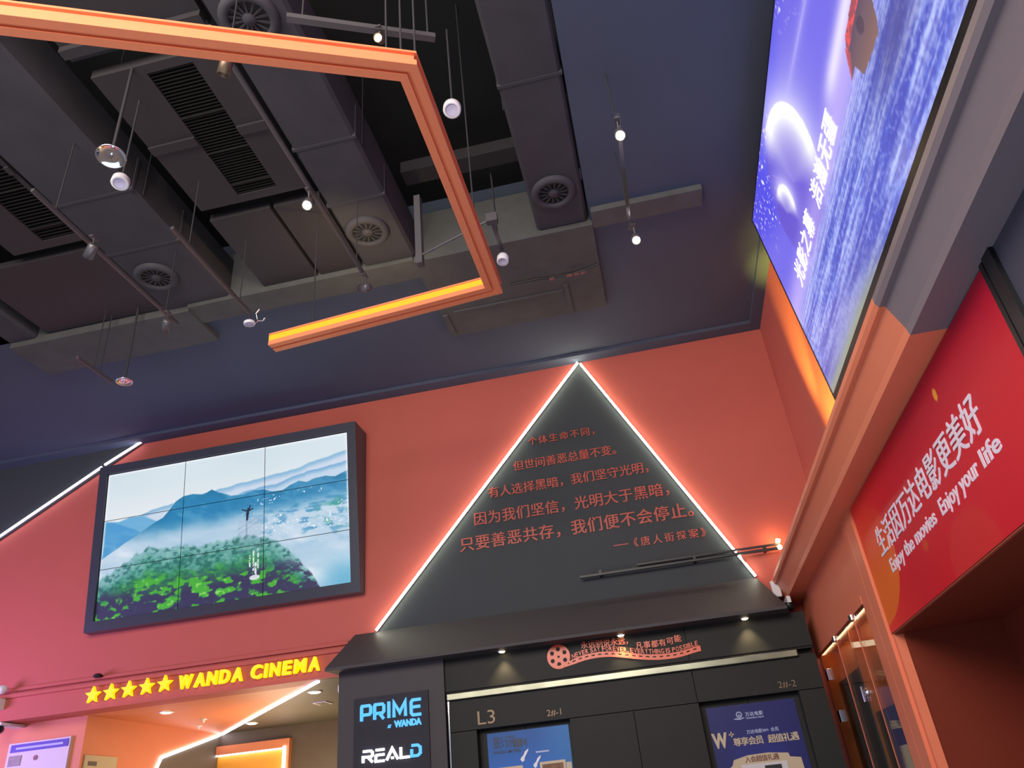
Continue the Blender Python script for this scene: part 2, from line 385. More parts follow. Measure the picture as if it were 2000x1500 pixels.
tag(mb.build('cable_tray', m_panel), 'dark cable tray crossing between the two right ducts', 'cable tray')

# lighting tracks along the ceiling
def track(x, y0, y1, z, label, mm=m_steel):
    r = thing('lighting_track', label, 'lighting track', (x, y0, z), 'lighting tracks under the ducts')
    MB().box(x - .016, x + .016, y0, y1, z, z + .028).box(x - .006, x + .006, y0, y1, z - .004, z).build('rail', mm, r)
    for y in (y0 + .25, y1 - .2):
        MB().cyl((x, y, z + .028), (x, y, 7.0 if z < 7 else z + .5), .006, n=6).build('hanger_rod', m_rod, r)
    return r
track(-2.16, 2.7, 5.42, 6.2, 'thin grey track under the middle duct')
track(-3.45, 4.3, 5.62, 6.2, 'thin grey track ending at the far white lamp')
track(-4.20, 3.6, 5.55, 6.2, 'thin grey track under the violet-grey duct')
track(-.82, 5.05, 5.46, 6.2, 'short grey track above the white lamp by the frame corner')
track(.38, 4.18, 5.54, 6.2, 'short shiny track between the two glowing spotlights', m_chrome)
track(-5.48, 5.75, 6.30, 6.2, 'short grey track at far left beyond the beam')

def spot(loc, aim, label, top, lit=False, body=m_steel, size=.042, length=.13):
    r = thing('track_spotlight', label, 'spotlight', loc, 'spotlights on the ceiling tracks')
    p = Vector(loc); d = (Vector(aim) - p).normalized(); a = p - d * length * .5; b = p + d * length * .5
    ax = d
    hull = MB().lathe([(0, -length * .5), (size * .85, -length * .5), (size, -length * .42), (size, length * .5), (size * .86, length * .5), (size * .8, length * .36)], p, ax).build('lamp_body', body, r)
    MB().lathe([(0, length * .33), (size * .82, length * .36)], p, ax).build('lens', g_bulb if lit else m_mirror, hull)
    mb = MB(); t = Vector((loc[0], loc[1], top)); mb.cyl(a + d * .03, t, .008, n=8); mb.box(t.x - .02, t.x + .02, t.y - .04, t.y + .04, top - .012, top)
    mb.build('bracket', m_steel, r)
    return r, d
for loc, aim, label in (((.37, 4.23, 6.05), (.1, 1.2, 1.5), 'glowing warm spotlight, the brighter one nearer the camera'),
                        ((.41, 5.50, 6.05), (.2, 2.0, 1.5), 'glowing warm spotlight at the far end of the short shiny track'),
                        ((-2.17, 4.22, 6.05), (-1.5, 1.2, 1.5), 'glowing warm spotlight on the track by the grille panel')):
    spot(loc, aim, label, 6.2, True)
    d = (Vector(aim) - Vector(loc)).normalized()
    lamp('spotlight_beam', 'SPOT', Vector(loc) + d * .08, 26, (1.0, .72, .36), aim=aim, spot_size=1.5, spot_blend=.6, shadow_soft_size=.03)
spot((-2.15, 5.40, 6.05), (-3.0, 5.9, 6.5), 'dark spotlight with a lit rim turned towards the cross beam', 6.2, True, m_steel)
lamp('beam_spot_light', 'SPOT', (-2.25, 5.46, 6.1), 30, (1.0, .80, .42), aim=(-2.7, 6.1, 6.95), spot_size=2.4, spot_blend=.8, shadow_soft_size=.04)
spot((-2.13, 2.89, 6.05), (-2.6, 3.3, 5.0), 'bronze spotlight tucked behind the orange frame', 6.2, False, m_brass)
spot((-4.16, 5.34, 6.05), (-4.6, 5.9, 5.7), 'small dark spotlight at the end of the violet-grey duct track', 6.2)
spot((-4.11, 4.20, 6.05), (-4.6, 4.5, 5.6), 'small dark spotlight beside the far left grille panel', 6.2)
spot((-1.09, 2.96, 6.03), (-1.2, 2.0, 5.2), 'small yellowish spotlight on the bar above the orange frame', 6.12, True, m_brass, .03, .07)

def drum(loc, label, r0=.065, h=.07, tilt=(0, 0, -1), top=7.0):
    r = thing('white_drum_lamp', label, 'lamp', loc, 'white unlit drum lamps')
    d = Vector(tilt).normalized(); p = Vector(loc)
    hull = MB().lathe([(0, -h), (r0 * .8, -h), (r0, -h * .7), (r0, 0), (r0 * .94, .006), (r0 * .72, .004)], p, d).build('housing', m_white, r)
    MB().lathe([(0, -.004), (r0 * .72, .0)], p, d).build('diffuser', mat('frosted_lens', (.62, .58, .78), rough=.3), hull)
    e = p - d * h
    MB().cyl(e, (e.x, e.y, top), .008, n=8).build('drop_pipe', m_rod, r)
    return r
drum((-3.41, 3.60, 6.05), 'white drum lamp below the larger shiny disc', tilt=(.1, -.25, -1))
drum((-.80, 3.65, 6.05), 'white drum lamp right of the orange frame corner', tilt=(.0, -.35, -1))
drum((-.82, 5.43, 6.05), 'white drum lamp by the lower right corner of the orange frame', .055, .08, tilt=(-.1, -.2, -1), top=6.2)
drum((-3.42, 5.58, 6.05), 'white drum lamp at the end of the track, above the lit frame bar', .055, .03, tilt=(.05, .1, -1), top=6.2)
mb = MB().path([(-.02, 0, 0), (.0, .02, .05), (.06, .02, .03), (.09, .0, .05)], .012).path([(0, .02, .05), (-.01, .0, .12), (.02, .0, .16)], .009)
o = mb.build('lamp_clamp', m_mirror); o.location = (-3.36, 5.60, 6.06); tag(o, 'small bright metal clamp beside the far white lamp', 'clamp')
def disc(loc, rad, label, top, tilt):
    r = thing('sprinkler_disc', label, 'sprinkler', loc, 'shiny sprinkler collector discs')
    d = Vector(tilt).normalized(); p = Vector(loc)
    MB().lathe([(.012, -.006), (rad * .5, -.010), (rad * .92, -.004), (rad, .004), (rad * .97, .008), (rad * .9, .0), (rad * .5, -.006), (.012, -.002)], p, d, n=36).build('collector_plate', m_mirror, r)
    mb = MB().cyl(p - d * .01, p + d * .03, .012, .008, 10); mb.build('sprinkler_head', m_chrome, r)
    MB().cyl(p - d * .01, (p.x, p.y, top), .012, n=10).build('drop_pipe', m_rod, r)
disc((-3.30, 3.35, 6.05), .105, 'larger shiny sprinkler disc above a white drum lamp', 7.02, (.1, -.12, -1))
disc((-5.16, 6.11, 6.05), .085, 'smaller shiny sprinkler disc in front of the plain far ceiling', 7.02, (.05, -.05, -1))

# strut bar, diagonal bracket, flexible conduit
r = thing('strut_bar', 'grey metal strut bar above the orange frame corner', 'strut', (-1.2, 2.9, 6.1))
a, b = Vector((-1.62, 2.72, 6.1)), Vector((-.76, 3.11, 6.1)); d = (b - a).normalized(); n = Vector((-d.y, d.x, 0)) * .022
MB().hexa([a - n, a + n, a + n + Vector((0, 0, .04)), a - n + Vector((0, 0, .04))], [b - n, b + n, b + n + Vector((0, 0, .04)), b - n + Vector((0, 0, .04))]).build('channel', m_steel, r)
for t in (.1, .95): 
    p = a.lerp(b, t); MB().cyl(p + Vector((0, 0, .04)), (p.x, p.y, 8.4), .007, n=8).build('hanger_rod', m_rod, r)
r = thing('diagonal_bracket', 'thin diagonal bracket beside the long bar of the orange frame', 'bracket', (-1.57, 5.29, 6.2))
MB().cyl((-1.57, 5.29, 6.2), (-.80, 5.0, 6.2), .014, n=8).build('diagonal_rod', m_steel, r)
MB().box(-1.60, -1.54, 5.26, 5.34, 6.1, 6.94).build('bracket_leg', m_steel, r)
MB().box(-.86, -.76, 4.97, 5.03, 6.15, 6.24).build('bracket_plate', m_steel, r)
r = thing('flexible_conduit', 'dark flexible conduit with shiny fittings under the grey soffit', 'conduit', (-.3, 6.9, 6.9))
pts = [(-.98, 6.90, 6.9), (-.66, 6.90, 6.9), (-.5, 6.92, 6.89), (-.25, 6.92, 6.9), (-.1, 6.90, 6.9), (.05, 6.86, 6.91)]
MB().path(pts, .013).build('hose', m_jet, r)
for x in (-.5, -.30, -.22, -.14): MB().box(x - .03, x + .03, 6.895, 6.93, 6.868, 6.888).build('fitting', m_mirror, r)

# ------------------------------------------------------------------ hanging orange frame
PF = [(-.065, 0), (-.012, 0), (-.012, .02), (.012, .02), (.012, 0), (.065, 0), (.065, .045), (.045, .045), (.045, .108), (.065, .108), (.065, .125), (-.065, .125), (-.065, .108), (-.045, .108), (-.045, .045), (-.065, .045)]
PTS = [Vector((-5.2, .95)), Vector((-.875, 2.867)), Vector((-.875, 5.115)), Vector((-3.0, 5.305))]
ZF = 5.5
r = thing('hanging_frame', 'orange stepped lacquer frame hanging below the ceiling', 'frame', (-.875, 2.867, ZF))
def section(i):
    d0 = (PTS[i] - PTS[i - 1]).normalized() if i else (PTS[1] - PTS[0]).normalized()
    d1 = (PTS[i + 1] - PTS[i]).normalized() if i < 3 else d0
    n0 = Vector((d0.y, -d0.x)); n1 = Vector((d1.y, -d1.x)); n = (n0 + n1).normalized(); k = 1 / n.dot(n0)
    return [(*(PTS[i] + n * (u * k)), ZF + v) for u, v in PF]
for i, lab in enumerate(('upper orange bar running off the left edge', 'long orange bar pointing at the back wall', 'orange bar with the lit yellow strip')):
    A, B = section(i), section(i + 1); k = len(PF); mb = MB()
    mb.add(A + B, [tuple(range(k - 1, -1, -1)), tuple(range(k, 2 * k))] + [(j, (j + 1) % k, k + (j + 1) % k, k + j) for j in range(k)])
    bar = mb.build('frame_bar', m_frame, r); bar['label'] = lab
d = (PTS[3] - PTS[2]).normalized(); n = Vector((d.y, -d.x))
if n.y > 0: n = -n
def on(t, q, z): p = PTS[2] + d * t + n * q; return (p.x, p.y, ZF + z)
Lc = (PTS[3] - PTS[2]).length
mb = MB(); mb.hexa([on(.075, .046, .048), on(.075, .062, .048), on(.075, .062, .105), on(.075, .046, .105)], [on(Lc, .046, .048), on(Lc, .062, .048), on(Lc, .062, .105), on(Lc, .046, .105)])
o = mb.build('led_strip', g_yellow, bar); o['label'] = 'lit yellow light strip'
for x, y in ((-1.0, 2.83), (-.92, 2.87), (-.84, 2.9), (-.85, 4.4), (-2.6, 5.28), (-3.2, 1.83)):
    MB().cyl((x, y, ZF + .125), (x, y, 8.4), .007, n=8).build('hanger_rod', m_rod, r)

# ================================================================== BACK WALL
wy = plane_fn('y', 8.975)
tri = [(-.468, 6.955), (1.15, 3.70), (-3.39, 3.70)]
o = MB().prism(tri, plane_fn('y', 9.0), 0, .02).build('trim_triangle_panel', m_tri); struct(o, 'graphite triangle panel on the orange-red back wall', 'wall panel')
ltri = [(-7.06, 6.955), (-12, 6.955), (-12, 4.25), (-9.157, 5.786)]
o = MB().prism(ltri, plane_fn('y', 9.0), 0, .02).build('trim_dark_corner', m_tri); struct(o, 'graphite corner panel at the top left of the back wall', 'wall panel')
def strip(pts, label, g, fn, w=.021, group='white light lines', breaks=()):
    r = thing('light_line', label, 'light strip', fn(pts[0][0], pts[0][1], .01), group)
    mb = MB(); stroke(mb, pts, w * 1.25, fn, .018); chan = mb.build('channel', m_white, r)
    mb = MB()
    segs = [(0.0, 1.0)] if not breaks else breaks
    for a, b in segs:
        P0, P1 = Vector(pts[0]), Vector(pts[-1]); q = [P0.lerp(P1, a), P0.lerp(P1, b)] if len(pts) == 2 else pts
        stroke(mb, q, w, lambda u, v, z: fn(u, v, z + .018), .022)
    mb.build('diffuser', g, chan)
    return r
strip([(-.468, 6.93), (-3.385, 3.73)], 'white light line along the left edge of the triangle', g_strip, wy)
strip([(-.435, 6.905), (1.145, 3.73)], 'white light line along the right edge of the triangle', g_strip, wy, breaks=[(0, .895), (.91, .93), (.95, 1)])
strip([(-7.06, 6.97), (-7.62, 6.69)], 'short white light line at the ceiling above the video wall', g_stripv, wy)
strip([(-7.66, 6.665), (-11.0, 4.79)], 'long white light line running off the left edge', g_stripv, wy)
# quotation
r = thing('wall_quotation', 'orange-red Chinese quotation lettering on the graphite triangle', 'lettering', (-.9, 8.98, 4.2))
wq = plane_fn('y', 8.98)
for s, u0, pitch, size, base in (('个体生命不同，', -1.278, .1405, .125, 5.83), ('但世间善恶总量不变。', -1.509, .144, .146, 5.507), ('有人选择黑暗，我们坚守光明，', -1.873, .155, .156, 5.193),
                                 ('因为我们坚信，光明大于黑暗，', -2.089, .186, .184, 4.855), ('只要善恶共存，我们便不会停止。', -2.289, .203, .198, 4.543), ('《唐人街探案》', -.203, .143, .118, 4.278)):
    k0 = 0
    for cl in [c for c in s.replace('，', '，|').split('|') if c]:
        mb = MB(); han(mb, cl, u0 + k0 * pitch, pitch, size, base, wq); k0 += len(cl)
        mb.build('text_line', m_quote, r)
MB().box(-.385, -.205, 8.968, 8.98, 4.322, 4.334).build('dash', m_quote, r)
# small rail of lamps across the lower right of the triangle
r = thing('wall_lamp_rail', 'slim dark rail with two small lit lamps at its right end', 'lamp rail', (0, 8.9, 4.0))
MB().box(-.83, 1.48, 8.86, 8.90, 3.975, 4.0).box(-.15, 1.49, 8.90, 8.93, 4.035, 4.055).build('rail', m_jet, r)
for x in (-.6, .5, 1.3): MB().box(x, x + .03, 8.88, 8.98, 3.98, 4.04).build('bracket', m_jet, r)
for z, lab in ((4.075, 'upper lamp'), (3.985, 'lower lamp')):
    o = MB().lathe([(0, -.03), (.022, -.03), (.026, .0), (.02, .012), (0, .016)], (1.475, 8.86, z), (.4, -.2, 1 if z > 4.03 else -1)).build('rail_lamp', g_bulb, r)
lamp('rail_lamp_light', 'POINT', (1.43, 8.86, 4.13), 1.6, (1.0, .62, .25), shadow_soft_size=.03)

# ------------------------------------------------------------------ video wall
r = thing('video_wall', 'nine-panel video wall showing misty green mountains', 'video wall', (-5.45, 8.9, 4.3))
BL, BR, TL, TR = Vector((-7.23, 8.85, 4.335)), Vector((-3.675, 8.85, 4.335)), Vector((-7.24, 8.62, 6.325)), Vector((-3.67, 8.62, 6.325))
def vw(u, v, off=0.0):
    p = (BL * (1 - u) + BR * u) * (1 - v) + (TL * (1 - u) + TR * u) * v
    return Vector((p.x, p.y - off, p.z))
def ridge(u, pts, amp=.012, f=14, seed=3):
    return np.interp(u, [p[0] for p in pts], [p[1] for p in pts]) + amp * (vnoise(u * f, u * 0 + seed, seed, 4) - .5)
def landscape(U, V):
    img = np.empty(U.shape + (3,)); img[:] = (204, 221, 230)
    img = mixc(img, (224, 231, 236), sstep(.95, .66, V)); img = mixc(img, (232, 236, 240), .5 * vnoise(U * 3, V * 4, 5))
    mist = vnoise(U * 4 + V * 2, V * 9, 11, 5)
    h = ridge(U, [(0, .60), (.2, .69), (.35, .72), (.47, .755), (.6, .775), (.75, .80), (.88, .845), (1, .87)], .03, 14, 21)
    a = sstep(.004, -.004, V - h); img = mixc(img, (118, 172, 212), a * .8); img = mixc(img, (214, 221, 236), a * sstep(h - .005, h - .05, V) * .85)
    h = ridge(U, [(0, .55), (.5, .68), (.7, .725), (.85, .770), (1, .805)], .035, 18, 4)
    a = sstep(.004, -.004, V - h); img = mixc(img, (98, 160, 206), a * .8); img = mixc(img, (206, 219, 235), a * sstep(h, h - .045, V) * .85)
    h = ridge(U, [(0, .665), (.06, .645), (.11, .665), (.17, .655), (.22, .61), (.27, .59)], .012, 10, 6)
    a = sstep(.004, -.004, V - h) * (U < .3); img = mixc(img, (104, 172, 214), a * .95)
    h = ridge(U, [(0, .655), (.05, .64), (.10, .60), (.14, .57), (.2, .5)], .006, 10, 16)
    a = sstep(.004, -.004, V - h) * (U < .2); img = mixc(img, (74, 152, 206), a * .95)
    h = ridge(U, [(0, .4), (.215, .60), (.25, .625), (.275, .67), (.30, .72), (.33, .748), (.37, .757), (.41, .742), (.43, .748), (.45, .764), (.475, .738), (.53, .695), (.58, .690), (.62, .704), (.66, .700), (.70, .676), (.74, .672), (.775, .700), (.805, .715), (.835, .700), (.87, .715), (.91, .72), (.95, .705), (1, .735)], .010, 30, 8)
    a = sstep(.003, -.003, V - h); img = mixc(img, (34, 126, 176), a)
    img = mixc(img, (20, 104, 140), a * sstep(h - .06, h, V) * .6 * vnoise(U * 22, V * 20, 18, 3)); img = mixc(img, (96, 168, 206), a * .5 * sstep(.45, .7, vnoise(U * 14 + V * 8, V * 10, 28, 4)))
    low = .60 + .05 * sstep(.6, 1, U) + .10 * (vnoise(U * 5, V * 4, 31) - .5)
    img = mixc(img, (200, 216, 232), a * sstep(low, low - .16, V) * (.70 + .35 * mist))
    det = vnoise(U * 26 + V * 10, V * 44, 13, 5)
    img = mixc(img, (58, 140, 186), a * sstep(.50, .66, det) * sstep(.45, .85, U + .3 * (V - .5)) * sstep(.24, .42, V) * .8)
    img = mixc(img, (34, 146, 128), a * sstep(.58, .70, vnoise(U * 24, V * 30, 77, 3)) * sstep(.82, .98, U) * sstep(.32, .45, V) * sstep(.62, .5, V) * .8)
    img = mixc(img, (250, 252, 255), a * sstep(.84, .88, vnoise(U * 150, V * 120, 41, 1)) * sstep(.50, .62, vnoise(U * 7, V * 9, 43, 2)) * sstep(.52, .70, U) * sstep(.30, .4, V) * sstep(.70, .62, V))
    img = mixc(img, (226, 234, 243), sstep(.46, .72, vnoise(U * 5, V * 7 + U * 3, 90, 5)) * sstep(.62, .42, V) * .75 * (1 - sstep(.84, .95, U) * .4))
    img = mixc(img, (84, 170, 204), sstep(.26, .02, V) * sstep(.84, .98, U) * .8)
    # forested hill
    n1 = vnoise(U * 64, V * 56, 19, 3); n2 = vnoise(U * 30, V * 30, 23, 4); n3 = vnoise(U * 11, V * 11, 29, 3)
    h = ridge(U, [(0, .26), (.06, .31), (.14, .39), (.20, .43), (.27, .41), (.34, .415), (.42, .385), (.5, .40), (.57, .405), (.63, .39), (.70, .36), (.76, .27), (.82, .16), (.87, .06), (.90, -.05), (1, -.2)], .045, 60, 9)
    a = sstep(.012, -.012, V - h); dep = h - V + .10 * (n3 - .5)
    g = np.empty_like(img); g[:] = (126, 178, 184); g = mixc(g, (62, 142, 126), sstep(.02, .12, dep)); g = mixc(g, (40, 136, 78), sstep(.10, .22, dep))
    g = mixc(g, (24, 92, 84), sstep(.50, .34, n1) * .65); g = mixc(g, (142, 196, 178), sstep(.58, .74, n1) * .55 * sstep(.24, .06, dep))
    g = mixc(g, (72, 176, 46), sstep(.48, .62, n2) * sstep(.10, .24, dep) * .9)
    dark = sstep(.24, .10, V + .10 * (n3 - .5)) * sstep(.60, .47, n2)
    g = mixc(g, (50, 46, 84), dark); g = mixc(g, (150, 222, 108), sstep(.66, .76, n1) * sstep(.48, .60, n2) * sstep(.12, .24, dep) * .8)
    img = img * (1 - a[..., None]) + g * a[..., None]
    # white mast and the dark figure on its pole
    for (x, y0, y1, w) in ((.628, .17, .30, .003), (.645, .18, .31, .003), (.613, .19, .27, .0025), (.636, .14, .22, .004)):
        img = mixc(img, (236, 240, 246), ((np.abs(U - x) < w) & (V > y0) & (V < y1) & (vnoise(U * 120, V * 90, 3, 2) > .40)).astype(float) * .9)
    img = mixc(img, (240, 242, 246), (((U - .633) / .020) ** 2 + ((V - .125) / .016) ** 2 < 1).astype(float) * .85)
    img = mixc(img, (150, 166, 190), ((U > .565) & (U < .655) & (V > .30) & (V < .52)).astype(float) * .22)
    img = mixc(img, (120, 140, 172), (np.abs(U - .598) < .0030).astype(float) * (V > .37) * (V < .52) * .6)
    for dz in (.0, .035): img = mixc(img, (140, 156, 180), (np.abs((V - .485 + dz) - .03 * np.sin((U - .6) * 30)) < .0035).astype(float) * (np.abs(U - .605) < .042) * .5)
    fig = [[(.594, .505), (.602, .505), (.606, .56), (.603, .575), (.597, .575), (.594, .55)], [(.600, .565), (.606, .565), (.613, .605), (.608, .608)], [(.599, .563), (.575, .582), (.576, .589), (.600, .575)], [(.602, .563), (.624, .578), (.622, .586), (.602, .575)], [(.598, .575), (.605, .575), (.605, .592), (.599, .592)]]
    for p in fig: img = mixc(img, (20, 34, 62), inpoly(U, V, p).astype(float))
    edge = np.minimum(np.minimum(U, 1 - U) * 1.77, 1 - V); img = mixc(img, (250, 252, 255), sstep(.022, .0, edge) * sstep(.25, .5, V) * .8)
    return img
m_video = picmat('video_panel_picture', 'screen', 1.0)
mb = MB()
def slab(u0, u1, v0, v1, front, back):
    q = [(u0, v0), (u1, v0), (u1, v1), (u0, v1)]
    def P(u, v, y):
        p = vw(u, v); return (p.x, (p.y - front) if y == 0 else back, p.z)
    mb.hexa([P(u, v, 0) for u, v in q], [P(u, v, 1) for u, v in q])
slab(-.036, 1.036, -.068, -.003, .03, 8.98); slab(-.036, 1.036, 1.003, 1.062, .03, 8.98)
slab(-.036, -.002, -.003, 1.003, .03, 8.98); slab(1.002, 1.036, -.003, 1.003, .03, 8.98)
mb.build('bezel', m_bezel, r)
mb = MB(); slab(-.002, 1.002, -.003, 1.003, -.012, 8.98); mb.build('backing', m_jet, r)
for j in range(3):
    for i in range(3):
        gu, gv = .0012, .002
        picture('display_panel', r, 165, 96, lambda u, v: vw(u, v, .0), landscape, m_video, i / 3 + gu, (i + 1) / 3 - gu, j / 3 + gv, (j + 1) / 3 - gv)

# ------------------------------------------------------------------ illuminated yellow sign on the corridor fascia
r = thing('cinema_sign', 'yellow illuminated five-star WANDA CINEMA sign above the corridor', 'sign', (-5.6, 8.93, 3.35))
sy_ = plane_fn('y', 8.905)
for k in range(5):
    cx = -7.09 + k * .246; cz = 3.418 + .004 * k; R0, R1 = .105, .043
    p = [(cx + (R0 if j % 2 == 0 else R1) * math.sin(j * math.pi / 5) , cz + (R0 if j % 2 == 0 else R1) * math.cos(j * math.pi / 5)) for j in range(10)]
    mb = MB(); mb.prism(p, sy_, 0, .05); mb.build('star', g_sign, r)
xs = -5.92; word = 'WANDA CINEMA'; wid = {'W': .205, 'A': .168, 'N': .165, 'D': .165, ' ': .085, 'C': .172, 'I': .07, 'E': .148, 'M': .188}
tot = sum(wid[c] for c in word); sc = 1.865 / tot
for c in word:
    w = wid[c] * sc
    if c != ' ':
        mb = MB(); latin(mb, c, xs + .010, xs + w - .016, 3.352, .150, sy_, bold=.034, depth=.05, shear=.08); mb.build('letter', g_sign, r)
    xs += w

# ------------------------------------------------------------------ corridor
mb = MB(); mb.box(-7.45, -3.6, 9.25, 12.6, 3.26, 3.4, 0)
mb.add([(-4.19, 9.0, 3.258), (-3.6, 9.0, 3.258), (-3.6, 12.5, 3.258), (-7.42, 12.5, 3.258)], [(0, 1, 2, 3)], 1)
struct(mb.build('ceiling_corridor', [m_cor, m_corgrey]), 'corridor ceiling, orange on the left and warm grey on the right', 'ceiling')
mb = MB(); mb.box(-7.6, -7.45, 9.3, 12.6, 0, 3.26, 0); mb.box(-12, -7.6, 9.3, 9.4, 0, 3.26, 0); mb.box(-12, -7.45, 9.25, 9.4, 3.26, 3.4, 0)
mb.add([(-7.448, 12.5, 3.26), (-7.448, 12.5, 1.0), (-7.448, 10.2, 1.0), (-7.448, 10.9, 2.80)], [(0, 1, 2, 3)], 1)
struct(mb.build('wall_corridor_left', [m_cor, m_corgrey]), 'orange corridor wall at the lower left', 'wall')
mb = MB(); mb.box(-7.6, -3.4, 12.5, 12.65, 0, 3.26, 0); mb.box(-3.75, -3.62, 9.26, 12.5, 0, 3.259, 1)
struct(mb.build('wall_corridor_back', [m_brown, m_corgrey]), 'dark brown wall at the back of the corridor', 'wall')
r = thing('corridor_light_line', 'violet-white light line crossing the corridor ceiling and wall', 'light strip', (-4.19, 9.0, 3.25), 'white light lines')
cf = lambda u, v, w: (u, v, 3.255 - w)
mb = MB(); stroke(mb, [(-4.15, 9.02), (-7.42, 12.48)], .045, cf, .02); o = mb.build('ceiling_run', g_stripv, r)
wf = lambda u, v, w: (-7.445 + w, u, v)
mb = MB(); stroke(mb, [(12.46, 3.24), (10.95, 2.84), (10.6, 2.2)], .04, wf, .02); mb.build('wall_run', g_stripv, r)
r = thing('glowing_doorway', 'orange-lit doorway outlined by a white light strip at the corridor end', 'doorway', (-6.8, 12.5, 0))
MB().box(-7.44, -6.24, 12.47, 12.5, .4, 2.93).build('orange_panel', mat('orange_lit_panel', (.75, .34, .04), rough=.4, var=.1), r)
MB().box(-7.44, -6.241, 12.40, 12.5, 2.93, 3.06).box(-6.24, -6.16, 12.40, 12.5, .4, 3.06).build('orange_surround', m_cor, r)
MB().box(-7.44, -6.262, 12.41, 12.43, 2.91, 2.945).box(-6.26, -6.215, 12.38, 12.399, .4, 2.945).build('light_strip', g_stripv, r)
def downlight(x, y, z, label, e, group, rad=.055, aim=None, cone=1.9):
    r = thing('recessed_downlight', label, 'downlight', (x, y, z), group)
    ring = MB().lathe([(rad * .98, .0), (rad * 1.25, -.002), (rad * 1.3, -.008), (rad * 1.0, -.012)], (x, y, z)).build('trim_ring', m_white, r)
    MB().lathe([(0, -.024), (rad * .7, -.020), (rad, -.008)], (x, y, z)).build('lens', g_down, ring)
    lamp('downlight_beam', 'SPOT', (x, y, z - .04), e, (1.0, .74, .42), aim=aim or (x, y, 0), spot_size=cone, spot_blend=.7, shadow_soft_size=.04)
downlight(-6.645, 9.774, 3.258, 'round downlight in the orange half of the corridor ceiling', 260, 'corridor downlights', .075)
downlight(-4.512, 9.724, 3.256, 'round downlight in the grey half of the corridor ceiling near the column', 80, 'corridor downlights', .075)
downlight(-6.45, 11.7, 3.256, 'round downlight farther back in the corridor beside the light line', 80, 'corridor downlights', .075)
lamp('added_corridor_glow', 'POINT', (-5.6, 11.0, 2.2), 115, (1.0, .76, .46), shadow_soft_size=.5)  # added fill light with no fixture of its own
r = thing('ceiling_vent', 'small square vent in the grey half of the corridor ceiling', 'vent', (-4.83, 10.68, 3.256))
MB().box(-4.93, -4.73, 10.55, 10.81, 3.244, 3.257).build('frame', m_white, r); MB().box(-4.90, -4.76, 10.58, 10.78, 3.240, 3.246).build('louvre', m_corgrey, r)
for x, y, lab in ((-6.692, 10.75, 'small sprinkler head in the orange corridor ceiling'), (-7.1, 11.3, 'small white detector near the corridor corner')):
    MBo = MB().lathe([(.045, 0), (.045, -.012), (.018, -.02), (.012, -.05), (0, -.055)], (x, y, 3.259)).build('ceiling_detector', m_white); tag(MBo, lab, 'detector')
r = thing('wall_speaker', 'white rounded sensor fixed to the left side of the dark column', 'sensor', (-3.68, 8.75, 3.1))
mb = MB(); mb.lathe([(0, -.06), (.035, -.055), (.05, -.02), (.05, .03), (.04, .055), (0, .06)], (-3.70, 8.7, 3.07), (.1, -.15, 1)); mb.build('housing', m_white, r)
MB().box(-3.70, -3.64, 8.68, 8.76, 3.05, 3.09).build('bracket', m_white, r)
# left edge devices and notices
r = thing('emergency_lamp', 'white twin-head lamp box on the wall at the left edge', 'emergency lamp', (-8.45, 8.95, 3.6))
MB().box(-8.66, -8.40, 8.82, 8.93, 3.40, 3.53).build('box', m_white, r)
MB().lathe([(0, -.06), (.05, -.05), (.055, .03), (0, .04)], (-8.42, 8.86, 3.64), (.5, -.5, -.2)).build('lamp_head', m_white, r)
r = thing('wall_camera', 'dark camera under a white cap at the lower left edge', 'camera', (-8.43, 9.0, 3.2))
MB().lathe([(0, -.05), (.05, -.05), (.05, .05), (0, .05)], (-8.43, 8.95, 3.17), (.3, -.9, -.2)).build('body', m_jet, r); MB().box(-8.5, -8.36, 8.9, 9.3, 3.215, 3.25).build('cap', m_white, r)
r = thing('notice_board', 'white notice board with a blue heading on the lower left wall', 'notice board', (-8.2, 9.28, 2.2))
MB().box(-8.50, -7.61, 9.26, 9.3, 1.9, 3.03).build('sheet', m_paper, r)
hs = MB().box(-8.46, -7.63, 9.252, 9.26, 2.92, 3.01).build('heading_strip', m_blueprint, r)
MB().box(-8.38, -7.70, 9.248, 9.252, 2.95, 2.975).build('heading_line', m_pale, hs)
MB().box(-8.46, -8.28, 9.252, 9.26, 2.76, 2.88).build('grey_picture', mat('grey_print', (.30, .26, .27), var=.5, scale=30), r)
MB().lathe([(0, -.004), (.03, -.004)], (-8.07, 9.256, 2.83), (0, 1, 0)).build('red_seal', m_redprint, r)
r = thing('paper_notice', 'small beige notice to the right of the white notice board', 'notice', (-7.44, 9.6, 2.1))
MB().box(-7.445, -7.425, 9.36, 9.98, 2.1, 2.80).build('card', m_beige, r)
MB().box(-7.424, -7.42, 9.42, 9.58, 2.68, 2.73).build('small_print', m_brown, r)
r = thing('ceiling_trim_lamp', 'tiny dark fitting on the fascia ledge above the first star', 'fitting', (-7.1, 8.9, 3.66))
MB().lathe([(0, -.02), (.05, -.02), (.06, .0), (.03, .02), (0, .02)], (-7.1, 8.92, 3.66)).build('body', m_jet, r)

